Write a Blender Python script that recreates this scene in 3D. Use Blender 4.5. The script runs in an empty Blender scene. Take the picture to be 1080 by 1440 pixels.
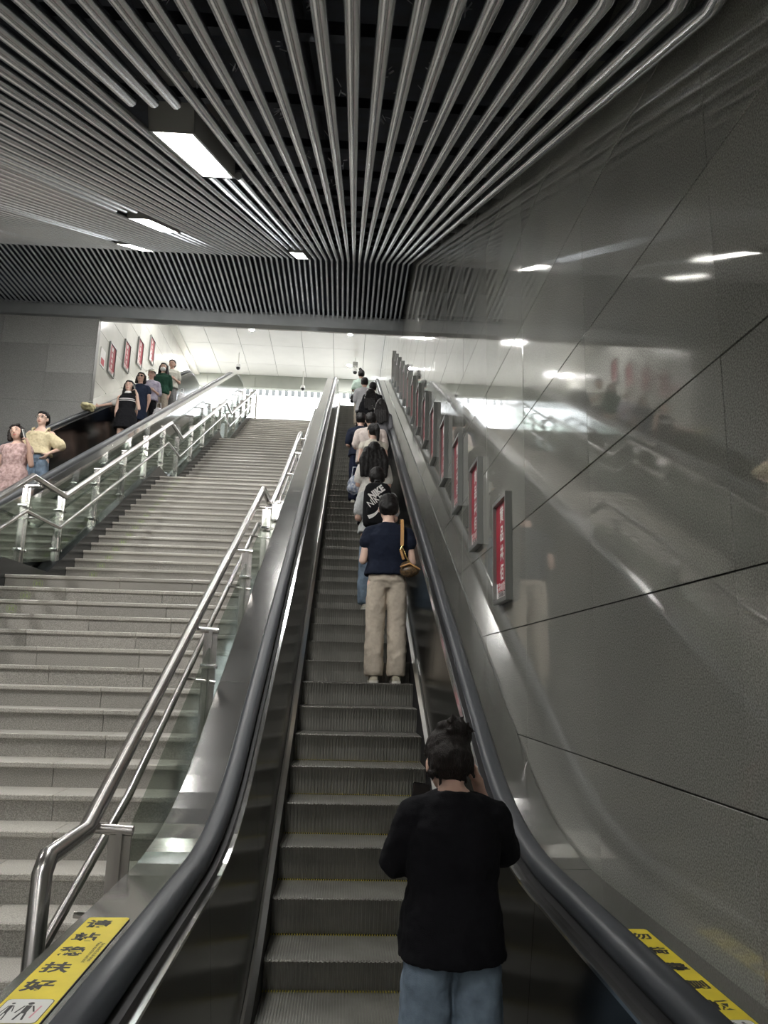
import bpy, math, random
from math import sin, cos, tan, pi, radians, sqrt
from mathutils import Vector, Matrix, Euler, noise
random.seed(7)
SC = bpy.context.scene
COL = SC.collection

# ------------------------------------------------------------------ camera
F_PX, PITCH, YAW, ROLL = 1071.29, .2100, .0498, .0262      # image taken as 1080 x 1440
def cam_axes():
    cp, sp, cy, sy = cos(PITCH), sin(PITCH), cos(YAW), sin(YAW)
    f = Vector((sy*cp, cy*cp, sp)); r0 = Vector((cy, -sy, 0)); u0 = r0.cross(f)
    return f, r0*cos(ROLL)+u0*sin(ROLL), -r0*sin(ROLL)+u0*cos(ROLL)
_f, _r, _u = cam_axes()
cd = bpy.data.cameras.new('camera'); cam = bpy.data.objects.new('camera', cd); COL.objects.link(cam)
cd.sensor_fit = 'VERTICAL'; cd.sensor_height = 24; cd.lens = F_PX/1440*24; cd.clip_start = .05; cd.clip_end = 300
cam.matrix_world = Matrix(((_r.x, _u.x, -_f.x, 0), (_r.y, _u.y, -_f.y, 0), (_r.z, _u.z, -_f.z, 0), (0, 0, 0, 1)))
SC.camera = cam

# ------------------------------------------------------------------ world, exposure
SKY_STRENGTH = 5.0
LAMP_STRENGTH = 62.0
UPPER_STRENGTH = 1150.0
SC.view_settings.view_transform = 'Standard'; SC.view_settings.look = 'None'
SC.view_settings.gamma = 1; SC.view_settings.use_curve_mapping = False
SC.view_settings.exposure = 1.0
w = bpy.data.worlds.new('daylight'); SC.world = w; w.use_nodes = True
bg = w.node_tree.nodes['Background']; bg.inputs[0].default_value = (.93, .97, 1, 1); bg.inputs[1].default_value = SKY_STRENGTH

# ------------------------------------------------------------------ materials
def mat(name, col, rough=.5, metal=0, spec=.5, coat=0, var=0, scale=20, bump=0, bscale=None, aniso=None, emit=None, stretch=(1, 1, 1), rvar=0, detail=4, col2=None, trans=0):
    m = bpy.data.materials.new(name); m.use_nodes = True
    nt = m.node_tree; b = nt.nodes['Principled BSDF']
    b.inputs['Base Color'].default_value = (*col, 1); b.inputs['Roughness'].default_value = rough
    b.inputs['Metallic'].default_value = metal; b.inputs['Specular IOR Level'].default_value = spec
    if coat: b.inputs['Coat Weight'].default_value = coat; b.inputs['Coat Roughness'].default_value = .05
    if emit: b.inputs['Emission Color'].default_value = (*emit[0], 1); b.inputs['Emission Strength'].default_value = emit[1]
    if trans: b.inputs['Transmission Weight'].default_value = trans
    if var or bump or rvar or col2:
        tc = nt.nodes.new('ShaderNodeTexCoord'); mp = nt.nodes.new('ShaderNodeMapping'); mp.inputs['Scale'].default_value = stretch
        nt.links.new(tc.outputs['Object'], mp.inputs['Vector'])
        nz = nt.nodes.new('ShaderNodeTexNoise'); nz.inputs['Scale'].default_value = scale; nz.inputs['Detail'].default_value = detail
        nt.links.new(mp.outputs[0], nz.inputs['Vector'])
        if var or col2:
            cr = nt.nodes.new('ShaderNodeValToRGB'); c2 = col2 or tuple(min(1, c*(1+var)) for c in col); c1 = tuple(c*(1-var) for c in col) if not col2 else col
            cr.color_ramp.elements[0].position = .36; cr.color_ramp.elements[1].position = .64
            cr.color_ramp.elements[0].color = (*c1, 1); cr.color_ramp.elements[1].color = (*c2, 1)
            nt.links.new(nz.outputs['Fac'], cr.inputs['Fac']); nt.links.new(cr.outputs[0], b.inputs['Base Color'])
        if rvar:
            n3 = nt.nodes.new('ShaderNodeTexNoise'); n3.inputs['Scale'].default_value = 3; n3.inputs['Detail'].default_value = 6
            nt.links.new(tc.outputs['Object'], n3.inputs['Vector'])
            mr = nt.nodes.new('ShaderNodeMapRange'); mr.inputs['To Min'].default_value = max(.02, rough-rvar); mr.inputs['To Max'].default_value = rough+rvar
            nt.links.new(n3.outputs['Fac'], mr.inputs['Value']); nt.links.new(mr.outputs[0], b.inputs['Roughness'])
        if bump:
            bp = nt.nodes.new('ShaderNodeBump'); bp.inputs['Strength'].default_value = bump; bp.inputs['Distance'].default_value = .01
            n2 = nz
            if bscale:
                n2 = nt.nodes.new('ShaderNodeTexNoise'); n2.inputs['Scale'].default_value = bscale; n2.inputs['Detail'].default_value = 2
                nt.links.new(mp.outputs[0], n2.inputs['Vector'])
            nt.links.new(n2.outputs['Fac'], bp.inputs['Height']); nt.links.new(bp.outputs[0], b.inputs['Normal'])
    return m

def glass_mat(name, tint, gloss=.08):
    m = bpy.data.materials.new(name); m.use_nodes = True; nt = m.node_tree; nt.nodes.clear()
    out = nt.nodes.new('ShaderNodeOutputMaterial'); mx = nt.nodes.new('ShaderNodeMixShader')
    tr = nt.nodes.new('ShaderNodeBsdfTransparent'); tr.inputs[0].default_value = (*tint, 1)
    gl = nt.nodes.new('ShaderNodeBsdfGlossy'); gl.inputs['Roughness'].default_value = .03; gl.inputs['Color'].default_value = (.9, .95, .92, 1)
    fr = nt.nodes.new('ShaderNodeFresnel'); fr.inputs['IOR'].default_value = 1.5
    ml = nt.nodes.new('ShaderNodeMath'); ml.operation = 'MULTIPLY'; ml.inputs[1].default_value = .4
    nt.links.new(fr.outputs[0], ml.inputs[0]); nt.links.new(ml.outputs[0], mx.inputs[0]); nt.links.new(tr.outputs[0], mx.inputs[1]); nt.links.new(gl.outputs[0], mx.inputs[2])
    nt.links.new(mx.outputs[0], out.inputs[0]); return m

def granite(name, base, dark, light, rough, scale=260, coat=0, wav=0, rvar=0, spec=.5):
    m = mat(name, base, rough, spec=spec); nt = m.node_tree; b = nt.nodes['Principled BSDF']
    tc = nt.nodes.new('ShaderNodeTexCoord')
    n1 = nt.nodes.new('ShaderNodeTexNoise'); n1.inputs['Scale'].default_value = scale*.35; n1.inputs['Detail'].default_value = 3
    n2 = nt.nodes.new('ShaderNodeTexNoise'); n2.inputs['Scale'].default_value = 1.3; n2.inputs['Detail'].default_value = 4
    nt.links.new(tc.outputs['Object'], n1.inputs['Vector']); nt.links.new(tc.outputs['Object'], n2.inputs['Vector'])
    cr = nt.nodes.new('ShaderNodeValToRGB'); e = cr.color_ramp.elements
    e[0].position = .36; e[0].color = (*dark, 1); e[1].position = .62; e[1].color = (*light, 1); k = e.new(.5); k.color = (*base, 1)
    nt.links.new(n1.outputs['Fac'], cr.inputs['Fac'])
    mx = nt.nodes.new('ShaderNodeMixRGB'); mx.blend_type = 'MULTIPLY'; mx.inputs[0].default_value = .45
    c2 = nt.nodes.new('ShaderNodeValToRGB'); c2.color_ramp.elements[0].position = .3; c2.color_ramp.elements[0].color = (.7, .7, .7, 1); c2.color_ramp.elements[1].position = .7
    nt.links.new(n2.outputs['Fac'], c2.inputs['Fac']); nt.links.new(cr.outputs[0], mx.inputs[1]); nt.links.new(c2.outputs[0], mx.inputs[2])
    oi = nt.nodes.new('ShaderNodeObjectInfo'); mr = nt.nodes.new('ShaderNodeMapRange'); mr.inputs['To Min'].default_value = .9; mr.inputs['To Max'].default_value = 1.08
    nt.links.new(oi.outputs['Random'], mr.inputs['Value'])
    m2 = nt.nodes.new('ShaderNodeMixRGB'); m2.blend_type = 'MULTIPLY'; m2.inputs[0].default_value = 1
    nt.links.new(mx.outputs[0], m2.inputs[1]); nt.links.new(mr.outputs[0], m2.inputs[2]); nt.links.new(m2.outputs[0], b.inputs['Base Color'])
    if rvar:
        n4 = nt.nodes.new('ShaderNodeTexNoise'); n4.inputs['Scale'].default_value = .8; n4.inputs['Detail'].default_value = 5
        nt.links.new(tc.outputs['Object'], n4.inputs['Vector'])
        m4 = nt.nodes.new('ShaderNodeMapRange'); m4.inputs['From Min'].default_value = .35; m4.inputs['From Max'].default_value = .65
        m4.inputs['To Min'].default_value = rough-rvar; m4.inputs['To Max'].default_value = rough+rvar
        nt.links.new(n4.outputs['Fac'], m4.inputs['Value']); nt.links.new(m4.outputs[0], b.inputs['Roughness'])
    if wav:
        bp = nt.nodes.new('ShaderNodeBump'); bp.inputs['Strength'].default_value = wav; bp.inputs['Distance'].default_value = .01
        n3 = nt.nodes.new('ShaderNodeTexNoise'); n3.inputs['Scale'].default_value = 1.6; n3.inputs['Detail'].default_value = 0
        nt.links.new(tc.outputs['Object'], n3.inputs['Vector']); nt.links.new(n3.outputs['Fac'], bp.inputs['Height']); nt.links.new(bp.outputs[0], b.inputs['Normal'])
    return m

M = dict(
    wallgranite=granite('polished_grey_granite', (.25, .25, .225), (.17, .17, .15), (.34, .34, .31), .04, 520, wav=.012, rvar=.02, spec=1.0),
    endgranite=granite('honed_grey_granite', (.30, .30, .285), (.25, .25, .24), (.36, .36, .345), .4, 220),
    uppergranite=granite('pale_polished_granite', (.64, .635, .59), (.56, .555, .51), (.72, .715, .67), .12, 320, spec=.8),
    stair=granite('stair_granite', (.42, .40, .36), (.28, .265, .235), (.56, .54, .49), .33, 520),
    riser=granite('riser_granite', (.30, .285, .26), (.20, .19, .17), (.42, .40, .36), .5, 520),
    curb=mat('dark_granite', (.028, .03, .032), .18, var=.4, scale=120),
    floor=granite('floor_granite', (.27, .26, .24), (.2, .19, .17), (.35, .34, .31), .3, 200),
    tube=mat('aluminium_tube', (.80, .82, .84), .24, metal=1, var=.04, scale=1.2),
    plenum=mat('black_plenum', (.010, .014, .024), .8, var=.5, scale=4),
    carrier=mat('dark_steel', (.03, .035, .045), .5, metal=.5),
    foil=mat('crumpled_foil', (.85, .86, .88), .3, metal=.4, bump=1, bscale=60),
    beam=mat('grey_beam_cladding', (.23, .24, .245), .38, metal=.3, var=.06, scale=3),
    joint=mat('dark_joint', (.03, .03, .028), .8),
    steel=mat('brushed_steel_deck', (.54, .54, .53), .14, metal=1, rvar=.03),
    tubesteel=mat('satin_steel', (.50, .48, .46), .25, metal=1, rvar=.05),
    chrome=mat('polished_strip', (.75, .75, .74), .12, metal=1),
    skirtstrip=mat('brushed_skirt_strip', (.62, .61, .58), .3, metal=1),
    darkpanel=mat('dark_stainless_panel', (.078, .082, .087), .18, metal=1, rvar=.03),
    cladding=mat('stainless_cladding', (.26, .28, .27), .10, metal=1, rvar=.04),
    rubber=mat('black_handrail_rubber', (.040, .044, .050), .45, spec=.45),
    blackgap=mat('black_recess', (.006, .006, .007), .6),
    step=mat('cast_aluminium_step', (.20, .195, .175), .45, metal=.35, var=.12, scale=6),
    yellow=mat('yellow_paint', (.40, .33, .03), .6),
    ceil=mat('white_ceiling_panel', (.86, .86, .845), .35, var=.02, scale=2),
    bulk=mat('grey_bulkhead', (.42, .44, .40), .5, var=.03, scale=3),
    trim=mat('pale_trim', (.85, .84, .80), .4),
    frost=mat('ribbed_canopy', (.085, .09, .09), .5),
    lamp=mat('lamp_diffuser', (1, 1, 1), .4, emit=((1, .985, .955), LAMP_STRENGTH)),
    uplamp=mat('downlight_lens', (1, 1, 1), .4, emit=((1, .98, .95), UPPER_STRENGTH)),
    lampbox=mat('lamp_housing', (.30, .30, .28), .5),
    white=mat('white_plastic', (.75, .75, .74), .35),
    black=mat('black_plastic', (.012, .012, .013), .25),
    darkglass=mat('dark_dome_glass', (.02, .02, .02), .05),
    glass=glass_mat('green_tinted_glass', (.86, .89, .86)),
    newelglass=glass_mat('newel_glass', (.95, .93, .66)),
    ink=mat('black_ink', (.012, .012, .012), .5),
    stickyellow=mat('yellow_sticker', (.72, .58, .03), .35, var=.05, scale=10),
    stickwhite=mat('white_sticker', (.62, .62, .60), .35),
    pink=mat('pink_ink', (.6, .25, .3), .5),
    green=mat('green_print', (.29, .34, .18), .5, var=.2, scale=40),
    redposter=mat('crimson_poster', (.34, .018, .04), .3, var=.08, scale=5),
    whiteprint=mat('white_print', (.78, .76, .74), .4),
    redink=mat('red_ink', (.5, .03, .05), .4),
    signframe=mat('grey_sign_frame', (.25, .255, .245), .38, metal=.5),
    skin=mat('skin', (.56, .36, .28), .5, var=.06, scale=14),
    skin2=mat('fair_skin', (.64, .44, .35), .5, var=.06, scale=14),
    lip=mat('lips', (.42, .10, .09), .4),
    eyew=mat('eye_white', (.7, .68, .65), .3),
    hair=mat('black_hair', (.006, .005, .005), .5, spec=.3, var=.5, scale=30, stretch=(6, 6, .5), bump=.35, bscale=60),
    hairbrown=mat('dark_brown_hair', (.011, .007, .006), .5, spec=.3, var=.5, scale=30, stretch=(6, 6, .5), bump=.6, bscale=60),
    sole=mat('white_sole', (.6, .58, .52), .5),
)
_cl = {}
def cloth(name, col, var=.08, scale=40, col2=None, rough=.9):
    if name not in _cl: _cl[name] = mat(name, col, rough, var=var, scale=scale, bump=.25, bscale=260, col2=col2, spec=.2)
    return _cl[name]

# ------------------------------------------------------------------ mesh helpers
def tag(o, label=None, cat=None, group=None, kind=None):
    if label: o['label'] = label
    if cat: o['category'] = cat
    if group: o['group'] = group
    if kind: o['kind'] = kind
    return o
def worldloc(p):
    v = Vector(p.location)
    while p.parent: p = p.parent; v += p.location
    return v
def obj(name, verts, faces, m, parent=None, smooth=False, loc=None, local=False):
    """mesh object; vertices are world coordinates (moved into the parent's frame) unless local"""
    me = bpy.data.meshes.new(name)
    off = Vector((0, 0, 0))
    if parent is not None and not local: off = worldloc(parent)
    if loc is not None: off = Vector(loc)
    me.from_pydata([(v[0]-off.x, v[1]-off.y, v[2]-off.z) for v in verts], [], faces)
    me.materials.append(m)
    if smooth: me.polygons.foreach_set('use_smooth', [True]*len(me.polygons))
    o = bpy.data.objects.new(name, me); COL.objects.link(o)
    if parent is not None:
        o.parent = parent
        if loc is not None: o.location = Vector(loc)-worldloc(parent)
    elif loc is not None: o.location = loc
    return o
def inst(src, loc, parent=None, rot=None, name=None):
    o = bpy.data.objects.new(name or src.name.split('.')[0], src.data); COL.objects.link(o)
    for k in ('label', 'kind', 'group'):
        if k in src.keys(): o[k] = src[k]
    o.parent = parent
    o.location = Vector(loc)-(worldloc(parent) if parent is not None else Vector((0, 0, 0)))
    if rot: o.rotation_euler = rot
    return o
def empty(name, loc, label=None, cat=None, group=None, kind=None, rz=0):
    o = bpy.data.objects.new(name, None); COL.objects.link(o); o.location = loc; o.rotation_euler = (0, 0, rz); o.empty_display_size = .2
    return tag(o, label, cat, group, kind)
class MB:
    def __init__(s): s.v = []; s.f = []
    def add(s, v, f): n = len(s.v); s.v += [tuple(p) for p in v]; s.f += [tuple(i+n for i in q) for q in f]; return s
    def box(s, x0, x1, y0, y1, z0, z1):
        v = [(x, y, z) for z in (z0, z1) for y in (y0, y1) for x in (x0, x1)]
        return s.add(v, [(0, 2, 3, 1), (4, 5, 7, 6), (0, 1, 5, 4), (2, 6, 7, 3), (0, 4, 6, 2), (1, 3, 7, 5)])
    def quad(s, *p): return s.add(p, [(0, 1, 2, 3)])
    def tube(s, pts, r, n=10, cap=True, sx=1.0, weld=False):
        pts = [Vector(p) for p in pts]; rings = []
        prev = None
        for i, p in enumerate(pts):
            a = pts[max(0, i-1)]; b = pts[min(len(pts)-1, i+1)]; d = (b-a).normalized()
            if 0 < i < len(pts)-1:
                d1 = (p-a).normalized(); d2 = (b-p).normalized(); d = (d1+d2).normalized(); k = 1/max(.4, d.dot(d1))
            else: k = 1
            if prev is None:
                ref = Vector((1, 0, 0)) if abs(d.x) < .8 else Vector((0, 0, 1)); U = (ref-d*ref.dot(d)).normalized()
            else: U = (prev-d*prev.dot(d)).normalized()
            prev = U; W = d.cross(U); rr = r[i] if isinstance(r, (list, tuple)) else r
            rings.append([p+U*(rr*cos(2*pi*j/n)*sx)+W*(rr*sin(2*pi*j/n)*(k if abs(d.x) < .5 else 1)) for j in range(n)])
        v = [q for g in rings for q in g]; f = []
        for i in range(len(rings)-1):
            for j in range(n): f.append((i*n+j, i*n+(j+1) % n, (i+1)*n+(j+1) % n, (i+1)*n+j))
        if cap and weld: f.append(tuple(range(n))[::-1]); f.append(tuple((len(rings)-1)*n+j for j in range(n)))
        if cap and not weld:                       # caps on their own vertices keep the side normals clean
            m_ = len(v); v = v+list(rings[0])+list(rings[-1]); f.append(tuple(range(m_, m_+n))[::-1]); f.append(tuple(range(m_+n, m_+2*n)))
        return s.add(v, f)
    def loft(s, rings, cap=True):
        n = len(rings[0]); v = [q for g in rings for q in g]; f = []
        for i in range(len(rings)-1):
            for j in range(n): f.append((i*n+j, i*n+(j+1) % n, (i+1)*n+(j+1) % n, (i+1)*n+j))
        if cap: f.append(tuple(range(n))[::-1]); f.append(tuple((len(rings)-1)*n+j for j in range(n)))
        return s.add(v, f)
    def build(s, name, m, parent=None, smooth=False, **k): return obj(name, s.v, s.f, m, parent, smooth, **k)

_txt = {}
def text_mesh(body, size, rot, loc, m, name, parent, width=None, sx=1.0, bold=.0, z=None):
    key = (body, bold)
    if key not in _txt:
        c = bpy.data.curves.new('t', 'FONT'); c.body = body; c.align_x = 'CENTER'; c.align_y = 'CENTER'; c.resolution_u = 2; c.offset = bold
        o = bpy.data.objects.new('t', c); COL.objects.link(o)
        dg = bpy.context.evaluated_depsgraph_get(); dg.update()
        me = bpy.data.meshes.new_from_object(o.evaluated_get(dg)); bpy.data.objects.remove(o)
        _txt[key] = ([tuple(v.co) for v in me.vertices], [tuple(p.vertices) for p in me.polygons])
    V, Fc = _txt[key]; R = rot
    vs = [Vector(loc)+R @ Vector((x*size*sx, y*size, 0)) for x, y, _ in V]
    return obj(name, vs, Fc, m, parent)

# ------------------------------------------------------------------ dimensions (metres, camera at the origin)
T = tan(radians(27.3)); Z0 = -1.72; ZT = 8.92
nz = lambda Y: -3.7018+T*Y
YB = (Z0+3.7018)/T; YT = (ZT+3.7018)/T            # where the incline meets the floors
RAD = 2.7; TL = RAD*tan(radians(27.3)/2)
def base(Y):
    if Y < YB-TL: return Z0
    if Y < YB+TL*cos(radians(27.3)):
        d = Y-(YB-TL); return Z0+RAD-sqrt(max(0, RAD*RAD-d*d))
    if Y < YT-TL*cos(radians(27.3)): return nz(Y)
    if Y < YT+TL:
        d = (YT+TL)-Y; return ZT-RAD+sqrt(max(0, RAD*RAD-d*d))
    return ZT
def ys(a, b, extra=()):
    s = {a, b}
    for k in range(9):
        s.add(YB-TL+k/8*TL*1.9); s.add(YT+TL-k/8*TL*1.9)
    return sorted(y for y in s if a <= y <= b)
XW = 1.08
ceilz = lambda Y: 1.915 if Y < 1.8 else (1.006+.5046*Y if Y < 13.08 else 7.606+(Y-13.08)*.018)

# ================================================================== SETTING
def struct(name, mb, m, parent=None, smooth=False): return tag(mb.build(name, m, parent, smooth), kind='structure')
# ground slab of the lower hall and floor of the upper concourse
struct('floor', MB().box(-9, 1.2, -8, 26, Z0-.2, Z0), M['floor'])
fu = MB().box(-9.5, 1.3, 26.4, 60, ZT-.2, ZT).box(-6.2, -3.75, 24.9, 26.4, ZT-.2, ZT).box(-.9, 1.2, 24.9, 26.4, ZT-.2, ZT)
struct('trim_1', fu, M['floor'])

def panel_wall(name, X, side, ycols, zrows, m, visible, thick=.03, gap=.004, jitter=.0016):
    """wall of granite slabs standing at plane x = X; side = direction the face looks"""
    back = MB()
    y0, y1, za, zb = ycols[0], ycols[-1], zrows[0], zrows[-1]
    if side > 0: back.box(X-.25, X-thick, y0, y1, za, zb)
    else: back.box(X+thick, X+.25, y0, y1, za, zb)
    root = struct(name, back, M['joint'])
    cache = {}
    for a, b in zip(ycols[:-1], ycols[1:]):
        for c, d in zip(zrows[:-1], zrows[1:]):
            if not visible((a+b)/2, (c+d)/2, b-a, d-c): continue
            key = (round(b-a, 3), round(d-c, 3))
            if key not in cache:
                hy, hz = (b-a)/2-gap*.2, (d-c)/2-gap*.65; e = .0012; s = side
                v = [(0, y, z) for y, z in ((-hy+e, -hz+e), (hy-e, -hz+e), (hy-e, hz-e), (-hy+e, hz-e))] + \
                    [(-s*e, y, z) for y, z in ((-hy, -hz), (hy, -hz), (hy, hz), (-hy, hz))] + \
                    [(-s*(thick-.001), y, z) for y, z in ((-hy, -hz), (hy, -hz), (hy, hz), (-hy, hz))]
                f = [(0, 1, 2, 3) if s > 0 else (3, 2, 1, 0)]
                for r0, r1 in ((0, 4), (4, 8)):
                    for j in range(4):
                        q = (r0+j, r1+j, r1+(j+1) % 4, r0+(j+1) % 4); f.append(q if s > 0 else q[::-1])
                cache[key] = obj('panel', v, f, m, root, local=True); o = cache[key]
                o.location = Vector((X, (a+b)/2, (c+d)/2))
            else: o = inst(cache[key], (X, (a+b)/2, (c+d)/2), root, name='panel')
            o.rotation_euler = (0, random.uniform(-jitter, jitter), random.uniform(-jitter, jitter))
    return root
rowsR = [-.332+.637*k for k in range(-2, 19)]
colsR = [4.48+1.22*k for k in range(-10, 20)]
def visR(y, z, dy, dz):
    lo = min(base(y-dy/2), base(y+dy/2))+.9; hi = max(ceilz(y+dy/2), ceilz(y-dy/2))+.05 if y-dy/2 < 15.5 else 11.25
    return z+dz/2 > lo and z-dz/2 < hi
panel_wall('wall_right', XW, -1, colsR, rowsR, M['wallgranite'], visR)
colsL = [15.86+1.21*k for k in range(0, 11)]; rowsL = [4.76+.637*k for k in range(0, 11)]
panel_wall('wall_left', -6.1, 1, colsL, rowsL, M['uppergranite'], lambda y, z, dy, dz: z+dz/2 > base(y)+.7)
# end wall under the beam on the left: slabs facing the camera
ew = struct('wall_back', MB().box(-9, -5.53, 15.66, 15.8, Z0, 7.39), M['joint'])
pm = None
for i, xa in enumerate([-5.52-1.0*k for k in range(1, 5)]):
    for k in range(1, 11):
        zc = 7.39-.637*(k-.5)
        if zc < 2: continue
        xc = xa+.5
        if pm is None:
            pm = MB().box(-.498, .498, -.03, 0, -.3165, .3165).build('panel', M['endgranite'], ew, local=True); pm.location = (xc, 15.66, zc)
        else: inst(pm, (xc, 15.66, zc), ew, name='panel')
struct('trim_6', MB().box(-5.53, -5.518, 15.63, 15.8, 3.5, 7.39), M['endgranite'])
# beam (lintel) over the opening, and the wall above it
bm_ = MB().box(-9.2, XW, 15.52, 15.72, 7.39, 7.68)
struct('trim_5', MB().box(-9.2, XW, 15.40, 15.72, 7.74, 8.4).box(-9.2, XW, 15.56, 15.72, 7.68, 7.74), M['plenum'])
struct('trim_2', bm_, M['beam'])
struct('wall_front', MB().box(-9.2, XW, 15.72, 15.84, 7.42, 11.3), M['ceil'])
# enclosure of the lower hall
struct('wall_left_hall', MB().box(-9.2, -9, -8, 15.7, Z0, 8), M['endgranite'])
struct('wall_rear', MB().box(-9.2, 1.3, -8.2, -8, Z0, 3), M['endgranite'])
# slab above the tube ceiling
sl = MB(); P = [(-8.2, 2.5), (1.6, 2.5), (13.0, 8.25), (15.7, 8.3)]
for (a, za), (b, zb) in zip(P[:-1], P[1:]):
    sl.add([(-9.2, a, za), (1.2, a, za), (1.2, b, zb), (-9.2, b, zb), (-9.2, a, za+.2), (1.2, a, za+.2), (1.2, b, zb+.2), (-9.2, b, zb+.2)],
           [(0, 3, 2, 1), (4, 5, 6, 7), (0, 1, 5, 4), (1, 2, 6, 5), (2, 3, 7, 6), (3, 0, 4, 7)])
ceiling = struct('ceiling', sl, M['plenum'])
# cross carriers and services above the tubes
ca = None
for k in range(13):
    Y = .6+k*.95; z = ceilz(Y)+.12
    if ca is None: ca = MB().box(-9, 1.05, -.02, .02, 0, .06).build('carrier', M['carrier'], ceiling, local=True); ca.location = (0, Y, z)
    else: inst(ca, (0, Y, z), ceiling, name='carrier')
for x, r in ((-.35, .07), (-2.2, .09), (-4.6, .07)):
    MB().tube([(x, 0, 2.3), (x, 1.7, 2.33), (x, 13, 8.0), (x, 15, 8.1)], r, 10).build('service_pipe', M['carrier'], ceiling, True)
fm = MB()
for k in range(70):                                    # scraps of foil wrap glinting round the hangers
    Y = random.uniform(2.0, 6.5); x = random.uniform(-1.2, .5); z = ceilz(Y)+random.uniform(.12, .3)
    for j in range(3):
        c = Vector((x, Y, z+j*.02)); a = Vector([random.uniform(-.04, .04) for _ in range(3)]); b = Vector([random.uniform(-.008, .008) for _ in range(3)])
        fm.quad(c, c+a, c+a+b, c+b)
tag(fm.build('foil_wrap', M['foil'], ceiling), kind='stuff')
# round aluminium tubes
LIGHTS = [(-1.0, 3.60, 4.82), (-.985, 11.4, 12.75), (-2.43, 7.74, 9.05), (-3.83, 11.55, 12.9), (-5.3, 8.0, 9.4), (-5.3, 4.0, 5.2)]
def tube_pts(a, b):
    return [(0, y, ceilz(y)) for y in sorted({a, b, *[q for q in (1.8, 13.08) if a < q < b]})]
tcache = {}
NT = 95; PITCHX = .104
for i in range(NT):
    x = 1.0-i*PITCHX; segs = [(-7.9, 15.5)]
    for lx, a, b in LIGHTS:
        if abs(x-lx) < .13:
            n2 = []
            for s, e in segs:
                if s < a-.45 and e > b+.12: n2 += [(s, a-.45), (b+.12, e)]
                else: n2.append((s, e))
            segs = n2
    for s in segs:
        if s[1]-s[0] < .3: continue
        if s not in tcache:
            tcache[s] = MB().tube(tube_pts(*s), .0275, 10).build('tube', M['tube'], ceiling, True, local=True); tcache[s].location = (x, 0, 0)
        else: inst(tcache[s], (x, 0, 0), ceiling, name='tube')
# lamps set into the tube ceiling
sl_ang = math.atan(.5046)
def lamp(lx, a, b, label, first=[None]):
    za, zb = ceilz(a)-.0, ceilz(b)-.0
    c = Vector((lx, (a+b)/2, (za+zb)/2)); L = sqrt((b-a)**2+(zb-za)**2); ang = math.atan2(zb-za, b-a)
    e = empty('ceiling_lamp', c, label, 'lamp', 'luminaires in the tube ceiling')
    R = Matrix.Rotation(ang, 4, 'X')
    fr = MB(); hw = .12
    fr.box(-hw, hw, -L/2-.03, L/2+.03, .02, .26).box(-hw, -hw+.018, -L/2-.03, L/2+.03, -.034, .02).box(hw-.018, hw, -L/2-.03, L/2+.03, -.034, .02)
    fr.box(-hw, hw, -L/2-.03, -L/2-.01, -.034, .02).box(-hw, hw, L/2+.01, L/2+.03, -.034, .02)
    obj('housing', [R @ Vector(v) for v in fr.v], fr.f, M['lampbox'], e, local=True)
    df = MB().box(-hw+.018, hw-.018, -L/2-.01, L/2+.01, .004, .019)
    obj('diffuser', [R @ Vector(v) for v in df.v], df.f, M['lamp'], e, local=True)
lamp(-1.0, 3.60, 4.82, 'large nearest rectangular ceiling lamp glowing among the silver tubes')
lamp(-.985, 11.4, 12.75, 'small far ceiling lamp right of the others, close to the end of the sloping tubes')
lamp(-2.43, 7.74, 9.05, 'middle ceiling lamp, second nearest of the row stepping down to the left')
lamp(-3.83, 11.55, 12.9, 'far left ceiling lamp just above the fold of the tube ceiling')
lamp(-5.3, 8.0, 9.4, 'ceiling lamp beyond the left edge of the tube ceiling in view')
lamp(-5.3, 4.0, 5.2, 'ceiling lamp high on the left above the lower landing')
for i, x in enumerate((-1.0, -4.2, -7.2)):  # unseen lamps added behind the camera to light the steps from the rear
    for j, y in enumerate((-6, -3.2, -.5)): lamp(x, y, y+1.25, f'added unseen ceiling lamp over the lower hall, {["near the right wall", "in the middle", "near the left wall"][i]}, {["rearmost", "second from the rear", "closest to the stair foot"][j]}')

# upper concourse ceiling
uc = struct('ceiling_upper', MB().box(-9.4, 1.3, 15.8, 28.3, 11.225, 11.4), M['joint'])
XJ = [.404-1.083*k for k in range(0, 7)][::-1]; XJ = [-6.09]+XJ[1:]+[XW]; YJ = [15.84]+[25.18+1.66*k for k in range(-5, 2)]+[27.98]
for xa, xb in zip(XJ[:-1], XJ[1:]):
    for ya, yb in zip(YJ[:-1], YJ[1:]):
        MB().box(xa+.006, xb-.006, ya+.006, yb-.006, 11.2, 11.226).build('panel', M['ceil'], uc)
struct('trim_3', MB().box(-6.1, -5.86, 15.9, 28, 11.12, 11.2), M['trim'])
# bulkhead over the exit, in separate boards
bh = struct('wall_bulkhead', MB().box(-9.4, 1.3, 28.02, 28.2, 10.69, 11.3), M['bulk'])
bx = [-9.3, -7.4, -5.55, -3.72, -1.88, -.05, XW+.1]
for a, b in zip(bx[:-1], bx[1:]): MB().box(a+.008, b-.008, 27.99, 28.02, 10.69, 11.2).build('panel', M['bulk'], bh)
# ribbed pale canopy outside the exit, and the paved forecourt parapet
cp = MB()
for k in range(44):
    x = -9.2+k*.26; cp.box(x, x+.15, 29.4, 29.46, 10.93, 11.24)
cp.box(-9.4, 2.4, 29.42, 29.5, 11.2, 11.5)
tag(cp.build('canopy_fringe', M['frost']), 'pale ribbed canopy edge outside the bright exit', 'canopy')
struct('wall_exit_side', MB().box(XW+.02, XW+.2, 27.9, 36, ZT, 11.4).box(-6.3, -6.12, 28, 36, ZT, 11.4), M['trim'])

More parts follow.
